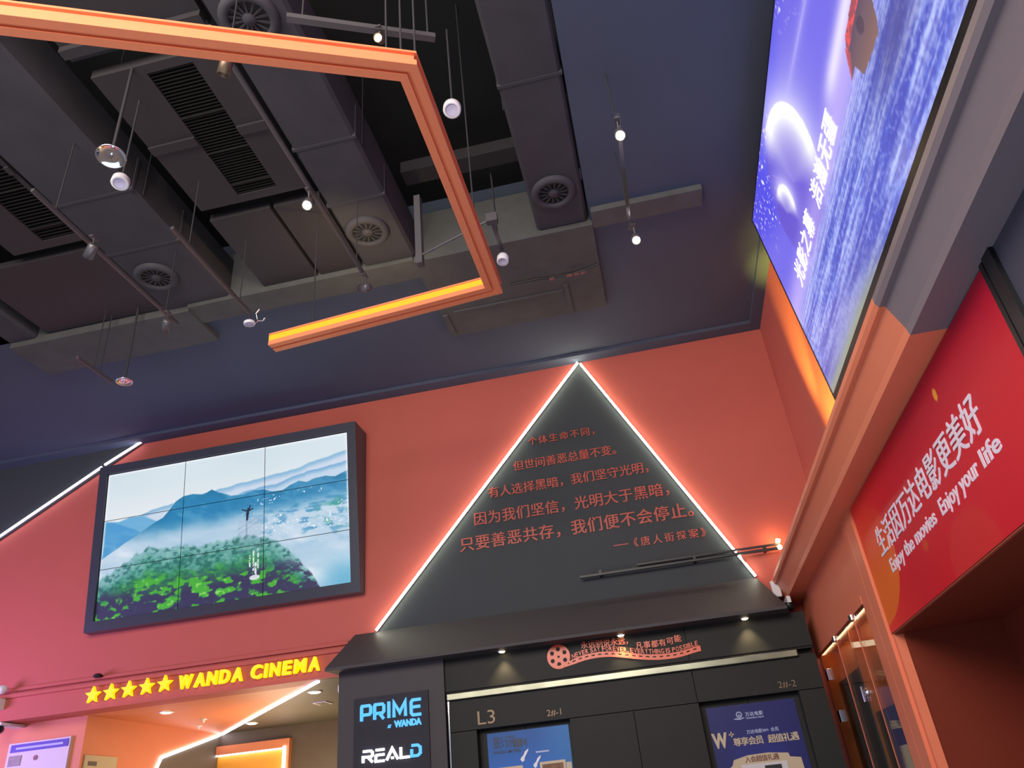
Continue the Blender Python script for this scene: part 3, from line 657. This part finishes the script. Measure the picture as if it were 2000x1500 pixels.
# ================================================================== LIFT PORTAL
Y0 = 8.5
mb = MB()
mb.box(-3.64, -2.42, 8.46, 9.0, 0, 3.2, 1)                                      # column with the blue signs
mb.box(-2.42, 1.47, 8.52, 9.0, 2.84, 3.2, 0)                                     # header
for x0, x1 in ((-2.42, .222), (.232, 1.47)): mb.box(x0, x1, 8.50, 8.53, 2.86, 3.2, 0)
for x0, x1 in ((-2.38, .218), (.226, 1.47)): mb.box(x0, x1, 8.50, 8.62, 2.455, 2.78, 0)
for x0, x1 in ((-2.38, -2.10), (-1.10, -.438), (-.432, .226), (1.22, 1.47)): mb.box(x0, x1, 8.50, 8.75, 0, 2.448, 0)
mb.box(-2.42, 1.47, 8.66, 9.0, 0, 2.86, 2)
struct(mb.build('wall_portal', [m_portal, m_hood, m_jet]), 'graphite clad lift wall with two lift doorways', 'wall')
mb = MB(); mb.box(-2.40, 1.30, 8.455, 8.50, 2.765, 2.835)
struct(mb.build('trim_chrome_strip', m_strip, bevel=.008), 'polished chrome strip above the two lifts', 'trim')
mb = MB().box(-2.40, -2.384, 8.49, 8.51, 0, 2.76)
struct(mb.build('trim_column_edge', m_chrome), 'thin bright metal edge beside the sign column', 'trim')
a = [(-3.67, 9.0, 3.72), (1.15, 9.0, 3.72), (1.15, 9.0, 3.69), (-3.67, 9.0, 3.69)]
b = [(-3.72, 8.25, 3.225), (1.285, 8.25, 3.225), (1.285, 8.25, 3.20), (-3.72, 8.25, 3.20)]
mb = MB(); mb.add([(-3.67, 9.0, 3.72), (1.15, 9.0, 3.72), (1.15, 8.98, 3.72), (-3.67, 8.98, 3.72), (-3.72, 8.25, 3.23), (1.285, 8.25, 3.23), (-3.72, 8.25, 3.2), (1.285, 8.25, 3.2), (-3.66, 9.0, 3.2), (1.47, 9.0, 3.2)],
    [(0, 3, 2, 1), (3, 4, 5, 2), (4, 6, 7, 5), (6, 8, 9, 7), (0, 8, 6, 4, 3), (1, 2, 5, 7, 9), (0, 1, 9, 8)])
struct(mb.build('trim_portal_hood', m_hood), 'sloping grey-brown hood over the lift wall', 'hood')
for x, lab in ((-1.744, 'small bright downlight in the hood above the L3 lift'), (-.438, 'small bright downlight in the hood above the film reel sign'), (.864, 'small bright downlight in the hood above the right lift')):
    downlight(x, 8.425, 3.199, lab, 22, 'hood downlights', .036, aim=(x, 8.46, 2.2), cone=1.5)
# doors and posters
def lift(n, x0, x1):
    xm = (x0 + x1) / 2; r = bpy.data.objects.new('door_%d' % n, None); COL.objects.link(r); r.location = (xm, 8.64, 0)
    struct(r, 'closed lift door behind the %s poster' % ('bright blue' if n == 1 else 'deep blue'), 'lift door')
    for a, b in ((x0, xm - .003), (xm + .003, x1)): MB().box(a, b, 8.625, 8.655, 0, 2.446).build('door_leaf', m_portal, r)
lift(1, -2.10, -1.10); lift(2, .226, 1.22)
m_print = picmat('poster_print', 'print', rough=.35)
def bluepic(U, V):
    img = np.empty(U.shape + (3,)); img[:] = (56, 112, 200); img = mixc(img, (44, 92, 160), sstep(.75, 1, V)); img = mixc(img, (70, 130, 235), sstep(.9, .5, V) * sstep(.2, .6, 1 - U))
    img = mixc(img, (54, 116, 180), sstep(.5, 1, U)); return img
r = thing('lift_poster', 'bright blue film poster across the left lift doors', 'poster', (-1.55, 8.62, .2))
picture('poster_sheet', r, 40, 60, lambda u, v: (-2.02 + .88 * u, 8.622, .3 + 2.11 * v), bluepic, m_print)
pl = plane_fn('y', 8.622)
mb = MB(); han(mb, '影讯', -1.965, .125, .125, 2.255, pl, depth=.003)
mb.box(-1.745, -1.645, 8.619, 8.622, 2.25, 2.33); mb.prism([(-1.64, 2.285), (-1.60, 2.25), (-1.60, 2.33), (-1.64, 2.30)], pl, 0, .003)
latin(mb, 'WANDA MOVIES', -1.965, -1.67, 2.205, .03, pl, depth=.003); mb.build('dark_lettering', m_navy, r)
mb = MB()
bird = [(0, 0), (.02, -.03), (.05, -.02), (.06, .02), (.11, .09), (.12, .12), (.07, .09), (.04, .04), (.02, .03)]
for bx, bz, s in ((-1.68, 2.13, .8), (-1.55, 2.06, .75)):
    mb = MB(); mb.prism([(bx + u * s, bz + v * s) for u, v in bird], pl, 0, .003); mb.build('white_bird', m_white, r)
for x0, x1, z1 in ((-1.48, -1.21, 2.085), (-1.93, -1.66, 2.075)):
    bd = MB().box(x0, x1, 8.616, 8.622, 1.6, z1).build('picture_border', m_gold, r)
    MB().box(x0 + .025, x1 - .025, 8.613, 8.618, 1.6, z1 - .025).build('film_picture', mat('brown_film_print', (.20, .10, .05), var=.8, scale=14), bd)
MB().box(-1.205, -1.15, 8.616, 8.622, 1.9, 2.058).build('pale_tab', m_gold, r)
MB().box(-1.51, -1.37, 8.619, 8.622, 2.175, 2.19).build('pale_line', m_pale, r)
def navypic(U, V):
    img = np.empty(U.shape + (3,)); img[:] = (44, 46, 104); img = mixc(img, (54, 60, 150), sstep(.95, .6, V) * sstep(.9, .3, np.abs(U - .5) * 2)); return img
r = thing('lift_poster', 'deep blue membership poster across the right lift doors', 'poster', (.73, 8.62, .2))
picture('poster_sheet', r, 40, 60, lambda u, v: (.29 + .88 * u, 8.622, .3 + 2.10 * v), navypic, m_print)
mb = MB(); han(mb, '万达电影', .665, .045, .042, 2.282, pl, bold=.03, depth=.003)
latin(mb, 'WANDA FILM', .665, .84, 2.258, .014, pl, depth=.003)
mb.build('pale_lettering', m_pale, r); mb = MB()
v, f = curve_mesh([[(.605 + .03 * math.cos(t), 2.305 + .03 * math.sin(t)) for t in np.linspace(0, 2 * math.pi, 24, False)], [(.605 + .021 * math.cos(t), 2.305 + .021 * math.sin(t)) for t in np.linspace(0, 2 * math.pi, 24, False)]], .003)
put(mb, (v, f), pl); stroke(mb, [(.59, 2.30), (.597, 2.29), (.605, 2.31), (.613, 2.29), (.62, 2.30)], .005, pl, .003); mb.prism([(.54, 2.268), (.57, 2.276), (.605, 2.270), (.64, 2.276), (.655, 2.272), (.605, 2.258)], pl, 0, .003)
mb.build('pale_emblem', m_pale, r); mb = MB(); han(mb, '万达电影W+会员', .64, .0395, .04, 2.122, pl, bold=.02, depth=.003); mb.build('pale_lettering', m_pale, r)
mb = MB(); latin(mb, 'W', .292, .445, 2.03, .125, pl, bold=.05, depth=.003); mb.box(.465, .515, 8.619, 8.622, 2.128, 2.140); mb.box(.484, .496, 8.619, 8.622, 2.11, 2.158)
han(mb, '尊享会员', .492, .0725, .08, 2.025, pl, bold=.03, depth=.003); han(mb, '超值礼遇', .83, .0735, .08, 2.022, pl, bold=.03, depth=.003); mb.build('gold_lettering', m_gold, r)
mb = MB(); mb.prism([(.40, 1.5), (.40, 1.83), (.44, 1.86), (.46, 1.905), (.60, 1.935), (.80, 1.94), (.99, 1.92), (1.0, 1.885), (1.10, 1.87), (1.12, 1.5)], pl, 0, .004); mb.build('gold_banner', m_gold, r)
mb = MB(); han(mb, '入会超值礼遇', .565, .0545, .058, 1.872, lambda u, v, w: (u, 8.618 - w, v), bold=.02, depth=.003); mb.build('red_lettering', m_redprint, r)
card = MB().box(.52, .96, 8.612, 8.618, 1.4, 1.855).build('white_card', m_paper, r); MB().box(.74, .90, 8.609, 8.612, 1.4, 1.83).build('dark_card', m_jet, card)
# brass floor and lift numbers
wl = plane_fn('y', 8.50)
r = thing('floor_number', 'large brass L3 floor number above the left lift', 'lettering', (-1.98, 8.5, 2.49)); mb = MB(); latin(mb, 'L3', -2.078, -1.888, 2.495, .135, wl, bold=.0, depth=.01); mb.build('numerals', m_brass, r)
r = thing('lift_number', 'small brass lift number 2#-1 above the left lift', 'lettering', (-1.25, 8.5, 2.49), 'brass lift numbers'); mb = MB(); latin(mb, '2#-1', -1.331, -1.180, 2.496, .062, wl, bold=.0, depth=.008); mb.build('numerals', m_brass, r)
r = thing('lift_number', 'small brass lift number 2#-2 above the right lift', 'lettering', (1.13, 8.5, 2.49), 'brass lift numbers'); mb = MB(); latin(mb, '2#-2', 1.037, 1.211, 2.492, .062, wl, bold=.0, depth=.008); mb.build('numerals', m_brass, r)
# film reel sign
r = thing('film_reel_sign', 'orange film reel and wavy film strip sign on the lift header', 'sign', (-.5, 8.5, 3.0))
circ = lambda x, z, q, n=36: [(x + q * math.cos(t), z + q * math.sin(t)) for t in np.linspace(0, 2 * math.pi, n, False)]
cx, cz = -1.140, 3.070
mb = MB(); put(mb, curve_mesh([circ(cx, cz, .126)] + [circ(cx + .078 * math.cos(t), cz + .078 * math.sin(t), .022, 20) for t in [k * math.pi / 3 + .5 for k in range(6)]] + [circ(cx, cz, .013, 14)], .012), wl); mb.build('reel', m_film, r)
KX = [-1.16, -1.065, -1.0, -.938, -.791, -.636, -.481, -.329, -.172, .019, .17, .348]; KZ = [2.958, 2.972, 2.996, 3.016, 3.035, 3.036, 3.010, 2.972, 2.940, 2.926, 2.934, 2.972]
def wave(x):
    return float(np.interp(x, np.linspace(-1.16, .348, 61), np.convolve(np.pad(np.interp(np.linspace(-1.16, .348, 61), KX, KZ), 4, mode='edge'), np.ones(9) / 9, 'valid')))
def hw(x): return .012 + .016 * min(1, (x + 1.16) / .2)
xs_ = np.linspace(-1.16, .36, 60)
outer = [(x, wave(x) + hw(x)) for x in xs_] + [(x, wave(x) - hw(x)) for x in xs_[::-1]]
holes = []
for k in range(20):
    x = -1.05 + k * .071; z = wave(x) + .004; sl = (wave(x + .03) - wave(x - .03)) / .06
    holes.append([(x - .018, z - .006 - .018 * sl), (x + .018, z - .006 + .018 * sl), (x + .018, z + .006 + .018 * sl), (x - .018, z + .006 - .018 * sl)])
mb = MB(); put(mb, curve_mesh([outer] + holes, .012), plane_fn('y', 8.497)); mb.build('film_strip', m_film, r)
def along(mb, s, x0, x1, lift_, cap, bold=.02):
    n = len(s); wd = [.35 if c in ' ,I' else 1.25 if c in 'WM' else 1.0 for c in s]; k = (x1 - x0) / sum(wd); x = x0
    for c, w in zip(s, wd):
        ww = w * k
        if c != ' ':
            xc = x + ww / 2; sl = (wave(xc + .05) - wave(xc - .05)) / .1; z = wave(xc) + hw(xc) + lift_
            vs, fs = type_mesh(c, bold, .02); a0 = min(q[0] for q in vs); a1 = max(q[0] for q in vs)
            tw = ww * (.82 if c not in ',' else .5); sx = tw / max(a1 - a0, .15); sy = cap / .7
            put(mb, ([(xc + (q[0] - (a0 + a1) / 2) * sx, z + q[1] * sy + (q[0] - (a0 + a1) / 2) * sx * sl, .005 + q[2] / .02 * .01) for q in vs], fs), wl)
        x += ww
mb = MB(); along(mb, 'NEVER SAY FOREVER, EVERYTHING IS POSSIBLE', -1.0, .345, .006, .047); mb.build('english_lettering', m_film, r)
mb = MB(); han(mb, '永远别说永远，', -.885, .080, .080, 3.118, wl, bold=.02, slant=-.03); mb.build('chinese_lettering', m_film, r); mb = MB()
for i, ch in enumerate('凡事都有可能'):
    x = -.305 + i * .082; zz = 3.040 + [0, -.004, -.006, -.004, .004, .018][i]; han(mb, ch, x, .08, .078, zz, wl, bold=.02)
mb.build('chinese_lettering', m_film, r)
# blue sign column
r = thing('column_sign', 'dark sign box with lit PRIME and REAL D lettering on the column', 'sign', (-3.0, 8.46, 2.3))
MB().box(-3.45, -2.60, 8.44, 8.46, .6, 2.90).build('sign_box', mat('sign_box_paint', (.034, .032, .040), rough=.6, spec=.15), r)
sp = plane_fn('y', 8.44)
def glyphs(mb, letters, u0, base, h, w, fn, g, depth=.025):
    for pts, x, wd in letters:
        for q in pts: stroke(mb, [(u0 + x + a * wd, base + b * h) for a, b in q], w, fn, depth, g)
P_ = [[(0, 0), (0, .92), (.06, 1), (.85, 1), (1, .88), (1, .52), (.85, .40), (0, .40)]]
R_ = [[(0, 0), (0, .92), (.06, 1), (.85, 1), (1, .88), (1, .52), (.85, .40), (0, .40)], [(.52, .40), (.98, 0)]]
I_ = [[(0, 0), (0, 1.1)]]; M_ = [[(0, 0), (0, 1), (.5, .28), (1, 1), (1, 0)]]; E_ = [[(1, 1), (.16, 1), (0, .86), (0, .14), (.16, 0), (1, 0)], [(.1, .53), (.92, .53)]]
mb = MB(); glyphs(mb, [(P_, 0, .105), (R_, .150, .105), (I_, .312, .1), (M_, .370, .130), (E_, .565, .110)], -3.355, 2.665, .150, .030, sp, 0); o = mb.build('prime_lettering', g_blue, r); o['label'] = 'sky blue PRIME letters'
mb = MB(); latin(mb, 'AT', -3.06, -3.018, 2.567, .030, sp, bold=.03, depth=.02, shear=.2); latin(mb, 'WANDA', -2.985, -2.68, 2.566, .062, sp, bold=.045, depth=.02); mb.build('subtitle_lettering', g_blue, r)
mb = MB()
RR = [[(0, 1), (.85, 1), (1, .86), (1, .60), (.85, .48), (.0, .48)], [(0, .62), (0, 0)], [(.5, .48), (1, 0)]]
EE = [[(0, 1), (1, 1)], [(0, .55), (1, .55)], [(1, 0), (0, 0), (0, .55)]]
AA = [[(0, 0), (.5, 1), (1, 0)], [(.42, .16), (.62, .16)]]
LL = [[(0, 1), (0, .08), (.9, .08)]]
glyphs(mb, [(RR, 0, .105), (EE, .142, .095), (AA, .262, .125), (LL, .42, .105)], -3.335, 2.257, .108, .024, sp, 0); mb.build('real_lettering', g_whites, r)
DD = [[(0, 1), (.7, 1), (1, .78), (1, .22), (.7, 0), (0, 0), (0, .66)]]
mb = MB(); glyphs(mb, [(DD, 0, .095)], -2.795, 2.268, .100, .028, sp, 0); mb.build('d_lettering', g_blue, r)

# ================================================================== RIGHT WALL
# big slanted display
LB = Vector((1.88, 6.446, 4.600)); LT = Vector((1.6845, 6.446, 6.746)); LEN = 5.372; LK = 1.0743
r = thing('wall_display', 'large slanted display showing a space scene on the right wall', 'display', (1.88, 6.446, 4.6))
def ledp(u, v, off=0.0):
    p = LB.lerp(LT, v); return Vector((p.x - off, p.y - u * LEN, p.z))
def space(U, V):
    x = U * 5.0; y = V * 2.0
    img = np.empty(U.shape + (3,)); img[:] = (122, 114, 235)
    img = mixc(img, (66, 66, 235), sstep(1.5, 1.95, y + .25 * np.sin(x * 1.9)) * .75); img = mixc(img, (170, 155, 246), sstep(1.15, .80, y))
    img = mixc(img, (96, 84, 214), .5 * vnoise(x * 1.2, y * 2, 51))
    st = sstep(.80, .87, vnoise(x * 42, y * 42, 61, 1)) * sstep(.5, .62, vnoise(x * 1.6, y * 1.6, 66, 2)) * sstep(1.25, 1.45, y); img = mixc(img, (240, 240, 255), st)
    def planet(cx, cy, q, ax, ay, s):
        dx, dy = x - cx, y - cy; d = np.sqrt(dx * dx + dy * dy); c = (dx * ax + dy * ay) / np.maximum(d, 1e-4)
        nonlocal img
        img = mixc(img, (104, 86, 206), sstep(q, q - .04, d) * .7)
        img = mixc(img, (255, 255, 255), np.clip(1.5 * np.exp(-np.maximum(q - d, 0) / (.20 * s)), 0, 1) * sstep(.0, .7, c) * (d < q))
        img = mixc(img, (220, 215, 255), np.exp(-np.maximum(d - q, 0) / (.16 * s)) * sstep(-.2, .9, c) * (d >= q) * .9)
    planet(1.22, 1.30, .62, .83, .55, 1.3); planet(.84, 1.32, .24, .85, .5, .6)
    img = mixc(img, (214, 205, 255), np.exp(-np.abs(y - 1.62 + .10 * (x - 1.8)) / .035) * sstep(1.5, 2.4, x) * .6)
    img = mixc(img, (248, 240, 255), np.exp(-((y - 1.02) / .085) ** 2) * sstep(2.1, 2.5, x) * .9)
    img = mixc(img, (225, 205, 255), np.exp(-((y - .88) / .16) ** 2) * .45)
    # frozen sea
    hz = .80 - .03 * x * .2
    a = sstep(hz + .03, hz - .05, y)
    t = (hz - y).clip(.02, 1.0); ph = x * .55 + y * .9                        # furrows run out of the horizon glow
    w = vnoise(ph * 1.6, np.log(t) * 7 + x * .5, 71, 4); w2 = vnoise(ph * 4, np.log(t) * 22 + x * .8, 75, 3); fine = vnoise(x * 34, y * 44, 73, 3)
    sea = np.empty_like(img); sea[:] = (122, 140, 232); sea = mixc(sea, (78, 90, 204), sstep(.56, .38, w) * .8); sea = mixc(sea, (176, 190, 252), sstep(.50, .68, w) * .8)
    sea = mixc(sea, (206, 214, 255), sstep(.54, .70, w2) * .55); sea = mixc(sea, (74, 74, 180), sstep(.46, .32, w2) * .45); sea = mixc(sea, (90, 84, 176), sstep(.50, .36, fine) * .30); sea = mixc(sea, (214, 222, 255), sstep(.56, .70, fine) * .28)
    sea = mixc(sea, (86, 80, 172), sstep(.45, .20, y) * sstep(2.6, 1.4, x) * .35); sea = mixc(sea, (206, 200, 255), sstep(.60, .76, y) * .5)
    sea = mixc(sea, (150, 160, 184), sstep(.26, .0, y) * sstep(2.2, 1.0, x) * .75); sea = mixc(sea, (152, 164, 124), sstep(.11, .0, y) * sstep(2.2, 1.2, x) * .75)
    img = img * (1 - a[..., None]) + sea * a[..., None]
    img = mixc(img, (88, 84, 150), np.exp(-(((x - 3.15) / .5) ** 2 + ((y - .48) / .14) ** 2)) * .75)
    # craft with a glowing edge
    hull = [(2.60, .78), (2.64, .80), (2.70, .90), (2.78, .955), (3.0, .97), (3.02, 1.0), (3.6, 1.05), (4.3, 1.0), (4.4, .94), (3.7, .84), (3.15, .765), (3.09, .67), (3.04, .624), (2.86, .64), (2.73, .665), (2.72, .72), (2.70, .78)]
    hull2 = [(2.60, .77), (2.74, .86), (2.72, .93), (2.66, .87)]
    m = inpoly(x, y, hull); c = np.empty_like(img); c[:] = (116, 92, 104); c = mixc(c, (150, 112, 100), sstep(.85, .6, y) * .8); c = mixc(c, (84, 70, 100), sstep(.8, .98, y)); img = np.where(m[..., None], c, img)
    rim = m & (y > .89 + .02 * (x - 2.8)) & (x < 3.3); img = mixc(img, (232, 92, 92), rim.astype(float) * (.55 + .45 * (vnoise(x * 40, y * 40, 5, 1) > .5)))
    img = mixc(img, (200, 90, 96), inpoly(x, y, hull2).astype(float) * .8); img = mixc(img, (84, 66, 84), (((x - 2.95) / .05) ** 2 + ((y - .82) / .05) ** 2 < 1).astype(float) * .7)
    return img
m_led = picmat('display_picture', 'screen', 1.05)
picture('screen', r, 620, 220, lambda u, v: ledp(u, .012 + .988 * v), space, m_led)
led_fn = lambda u, v, w: tuple(ledp(u / 5.0, v / 2.0, .003 + w))
g_scr = glow('screen_white', (1, 1, 1), 1.5)
mb = MB(); han(mb, '光影之幕', .42, .205, .225, .845, led_fn, bold=.012, depth=.002, wscale=.86); mb.build('screen_lettering', g_scr, r)
mb = MB(); han(mb, '浩瀚无疆', 1.40, .205, .225, .835, led_fn, bold=.012, depth=.002, wscale=.86); mb.build('screen_lettering', g_scr, r)
mb = MB(); q = lambda u, v, off: tuple(ledp(u, v, off))
def lbox(u0, u1, v0, v1, o0, o1): mb.hexa([q(u0, v0, o0), q(u1, v0, o0), q(u1, v1, o0), q(u0, v1, o0)], [q(u0, v0, o1), q(u1, v0, o1), q(u1, v1, o1), q(u0, v1, o1)])
lbox(-.003, 1.003, -.006, 1.006, -.004, -.05); lbox(-.004, 0, -.006, 1.006, .004, -.01); lbox(-.004, 1.004, 1.001, 1.007, .004, -.01); lbox(-.004, 1.004, -.042, .0115, .004, -.0035); lbox(-.004, 1.004, -.042, -.0075, -.0035, -.05)
mb.build('cabinet', m_jet, r)
for k, yy in enumerate((7.0, 7.3)):
    ul = thing('assumed_uplight', 'assumed unseen amber uplight on the cornice shelf below the display, %s' % ('nearer the camera' if k == 0 else 'nearer the back wall'), 'uplight', (1.40, yy, 3.64), 'assumed uplights behind the cornice')  # unseen lamps, assumed from the glow on the wall beside the display
    MB().box(1.37, 1.43, yy - .04, yy + .04, 3.64, 3.70).build('assumed_lamp_base', m_jet, ul)
    MB().box(1.38, 1.42, yy - .03, yy + .03, 3.70, 3.715).build('lens', g_niche, ul)
    lamp('assumed_uplight_beam', 'SPOT', (1.40, yy, 3.75), (620, 1100)[k], (1.0, .86, .13), aim=(2.0, yy + (.05, .20)[k], (5.05, 5.95)[k]), spot_size=(.80, .36)[k], spot_blend=1.0, shadow_soft_size=.06)
for u in (.05, .35, .7):
    mb = MB(); p = ledp(u, .3); mb.box(p.x + .045, 2.0, p.y - .05, p.y, p.z, p.z + .06); mb.build('wall_bracket', m_steel, r)
# red banner
r = thing('wall_banner', 'red banner with white Chinese and English slogan above the counter', 'banner', (1.556, 4.4, 2.48))
def banner(U, V):
    y = 5.88 - U * 3.02; z = 2.475 + V * .915
    img = np.empty(U.shape + (3,)); img[:] = (196, 22, 40); img = mixc(img, (170, 20, 46), sstep(.5, 1, V) * sstep(.25, .6, U)); img = mixc(img, (224, 50, 44), sstep(.35, 0, U))
    a = sstep(1.02, .98, ((y - 5.88) / .72) ** 2 + ((z - 2.95) / .42) ** 2); img = mixc(img, (226, 104, 36), a * sstep(1.0, .3, V))
    img = mixc(img, (216, 150, 50), sstep(1.1, .9, ((y - 3.727) / .025) ** 2 + ((z - 3.25) / .033) ** 2)); img = mixc(img, (196, 66, 36), sstep(1.1, .9, ((y - 4.62) / .05) ** 2 + ((z - 2.735) / .03) ** 2))
    img = mixc(img, (196, 50, 44), sstep(1.05, .95, ((y - 4.0) / .35) ** 2 + ((z - 2.50) / .22) ** 2) * .6)
    return img
m_ban = picmat('banner_print', 'print', rough=.4)
picture('banner_sheet', r, 320, 90, lambda u, v: (1.552, 5.88 - u * 3.02, 2.475 + v * .915), banner, m_ban)
MB().box(1.553, 1.56, 2.86, 5.88, 2.475, 3.39).build('backing_board', m_recess, r)
xb = lambda u, v, w: (1.552 - w, -u, v)
mb = MB(); han(mb, '生活因万达电影更美好', -5.49, .213, .205, 2.905, xb, bold=.022, depth=.003); mb.build('chinese_lettering', m_wline, r)
mb = MB(); latin(mb, 'Enjoy the movies', -5.37, -4.31, 2.775, .082, xb, bold=.02, depth=.003); mb.build('english_lettering', m_wline, r)
mb = MB(); latin(mb, 'Enjoy your', -4.21, -3.60, 2.775, .082, xb, bold=.02, depth=.003); mb.build('english_lettering', m_wline, r)
mb = MB(); latin(mb, 'life', -3.545, -3.31, 2.775, .082, xb, bold=.02, depth=.003); mb.build('english_lettering', m_wline, r)
# glass cabinet between post and lift wall
r = thing('glass_cabinet', 'orange recessed cabinet with clear glass doors beside the lifts', 'cabinet', (1.9, 7.6, 0))
mb = MB(); mb.box(1.78, 1.8, 6.42, 9.0, 0, 2.86, 0); mb.box(1.60, 1.78, 6.42, 6.44, 0, 2.86, 0); mb.box(1.60, 1.78, 8.96, 9.0, 0, 2.86, 0); mb.box(1.60, 1.78, 6.44, 8.96, 2.83, 2.86, 0)
mb.box(1.70, 1.78, 7.76, 8.96, 0, 2.52, 1); mb.box(1.70, 1.78, 6.44, 6.82, 0, 2.38, 1); mb.box(1.70, 1.78, 6.86, 7.72, 0, 2.12, 1); mb.box(1.68, 1.78, 6.82, 6.86, 0, 2.83, 0); mb.box(1.68, 1.78, 7.72, 7.76, 0, 2.83, 0)  # black blocks put in for the dark hall mirrored low in the glass
mb.build('carcass', [mat('bright_orange_lacquer', (.80, .24, .07), rough=.5, var=.04), m_jet], r)
MB().box(1.605, 1.625, 6.5, 8.9, 2.80, 2.826).build('assumed_lamp_strip', g_niche, r)  # unseen strip, assumed, put in to light the orange niche
panes = []
for y0, y1, lab in ((7.735, 8.955, 'fixed left pane'), (7.285, 7.725, 'left door pane'), (6.845, 7.275, 'right door pane'), (6.43, 6.835, 'fixed right pane')):
    panes.append(MB().box(1.560, 1.570, y0, y1, .05, 2.80).build('glass_pane', m_glass, r)); panes[-1]['label'] = lab
MB().box(1.555, 1.60, 6.42, 8.96, 2.80, 2.86).build('top_rail', m_trimor, r)
for y in (7.735, 6.845): MB().box(1.553, 1.557, y - .01, y + .01, .1, 2.80).build('edge_profile', m_trimor, r)
for k, y, z, h in ((2, 6.90, 2.79, .05), (0, 7.80, 2.78, .05), (0, 8.60, 2.57, .11), (0, 8.55, 2.18, .11)):
    mb = MB().box(1.54, 1.575, y - .05, y + .05, z - h / 2, z + h / 2); mb.build('chrome_clip', m_mirror, panes[k], bevel=.006)
mb = MB().lathe([(0, -.01), (.03, -.01), (.034, 0), (.025, .02), (0, .024)], (1.56, 7.16, 2.24), (-1, 0, 0)).cyl((1.55, 7.28, 2.18), (1.55, 7.28, 2.30), .012); mb.build('door_lock', m_mirror, panes[2])
# emergency lamp and dome camera at the cornice end
r = thing('emergency_light', 'white box lamp fixed at the far end of the cornice', 'emergency light', (1.31, 8.85, 3.5))
MB().box(1.262, 1.355, 8.80, 8.86, 3.44, 3.62).build('box', m_white, r, bevel=.01); MB().box(1.30, 1.33, 8.86, 9.0, 3.50, 3.56).build('bracket', m_white, r)
r = thing('dome_camera', 'small dark dome camera with a pale base in the corner by the lifts', 'camera', (1.37, 8.8, 3.3))
MB().box(1.36, 1.40, 8.62, 8.9, 3.33, 3.398).build('bracket', m_white, r); MB().lathe([(.055, .03), (.058, 0), (.05, -.03), (.03, -.05), (0, -.056)], (1.38, 8.70, 3.31)).build('dome', m_jet, r)
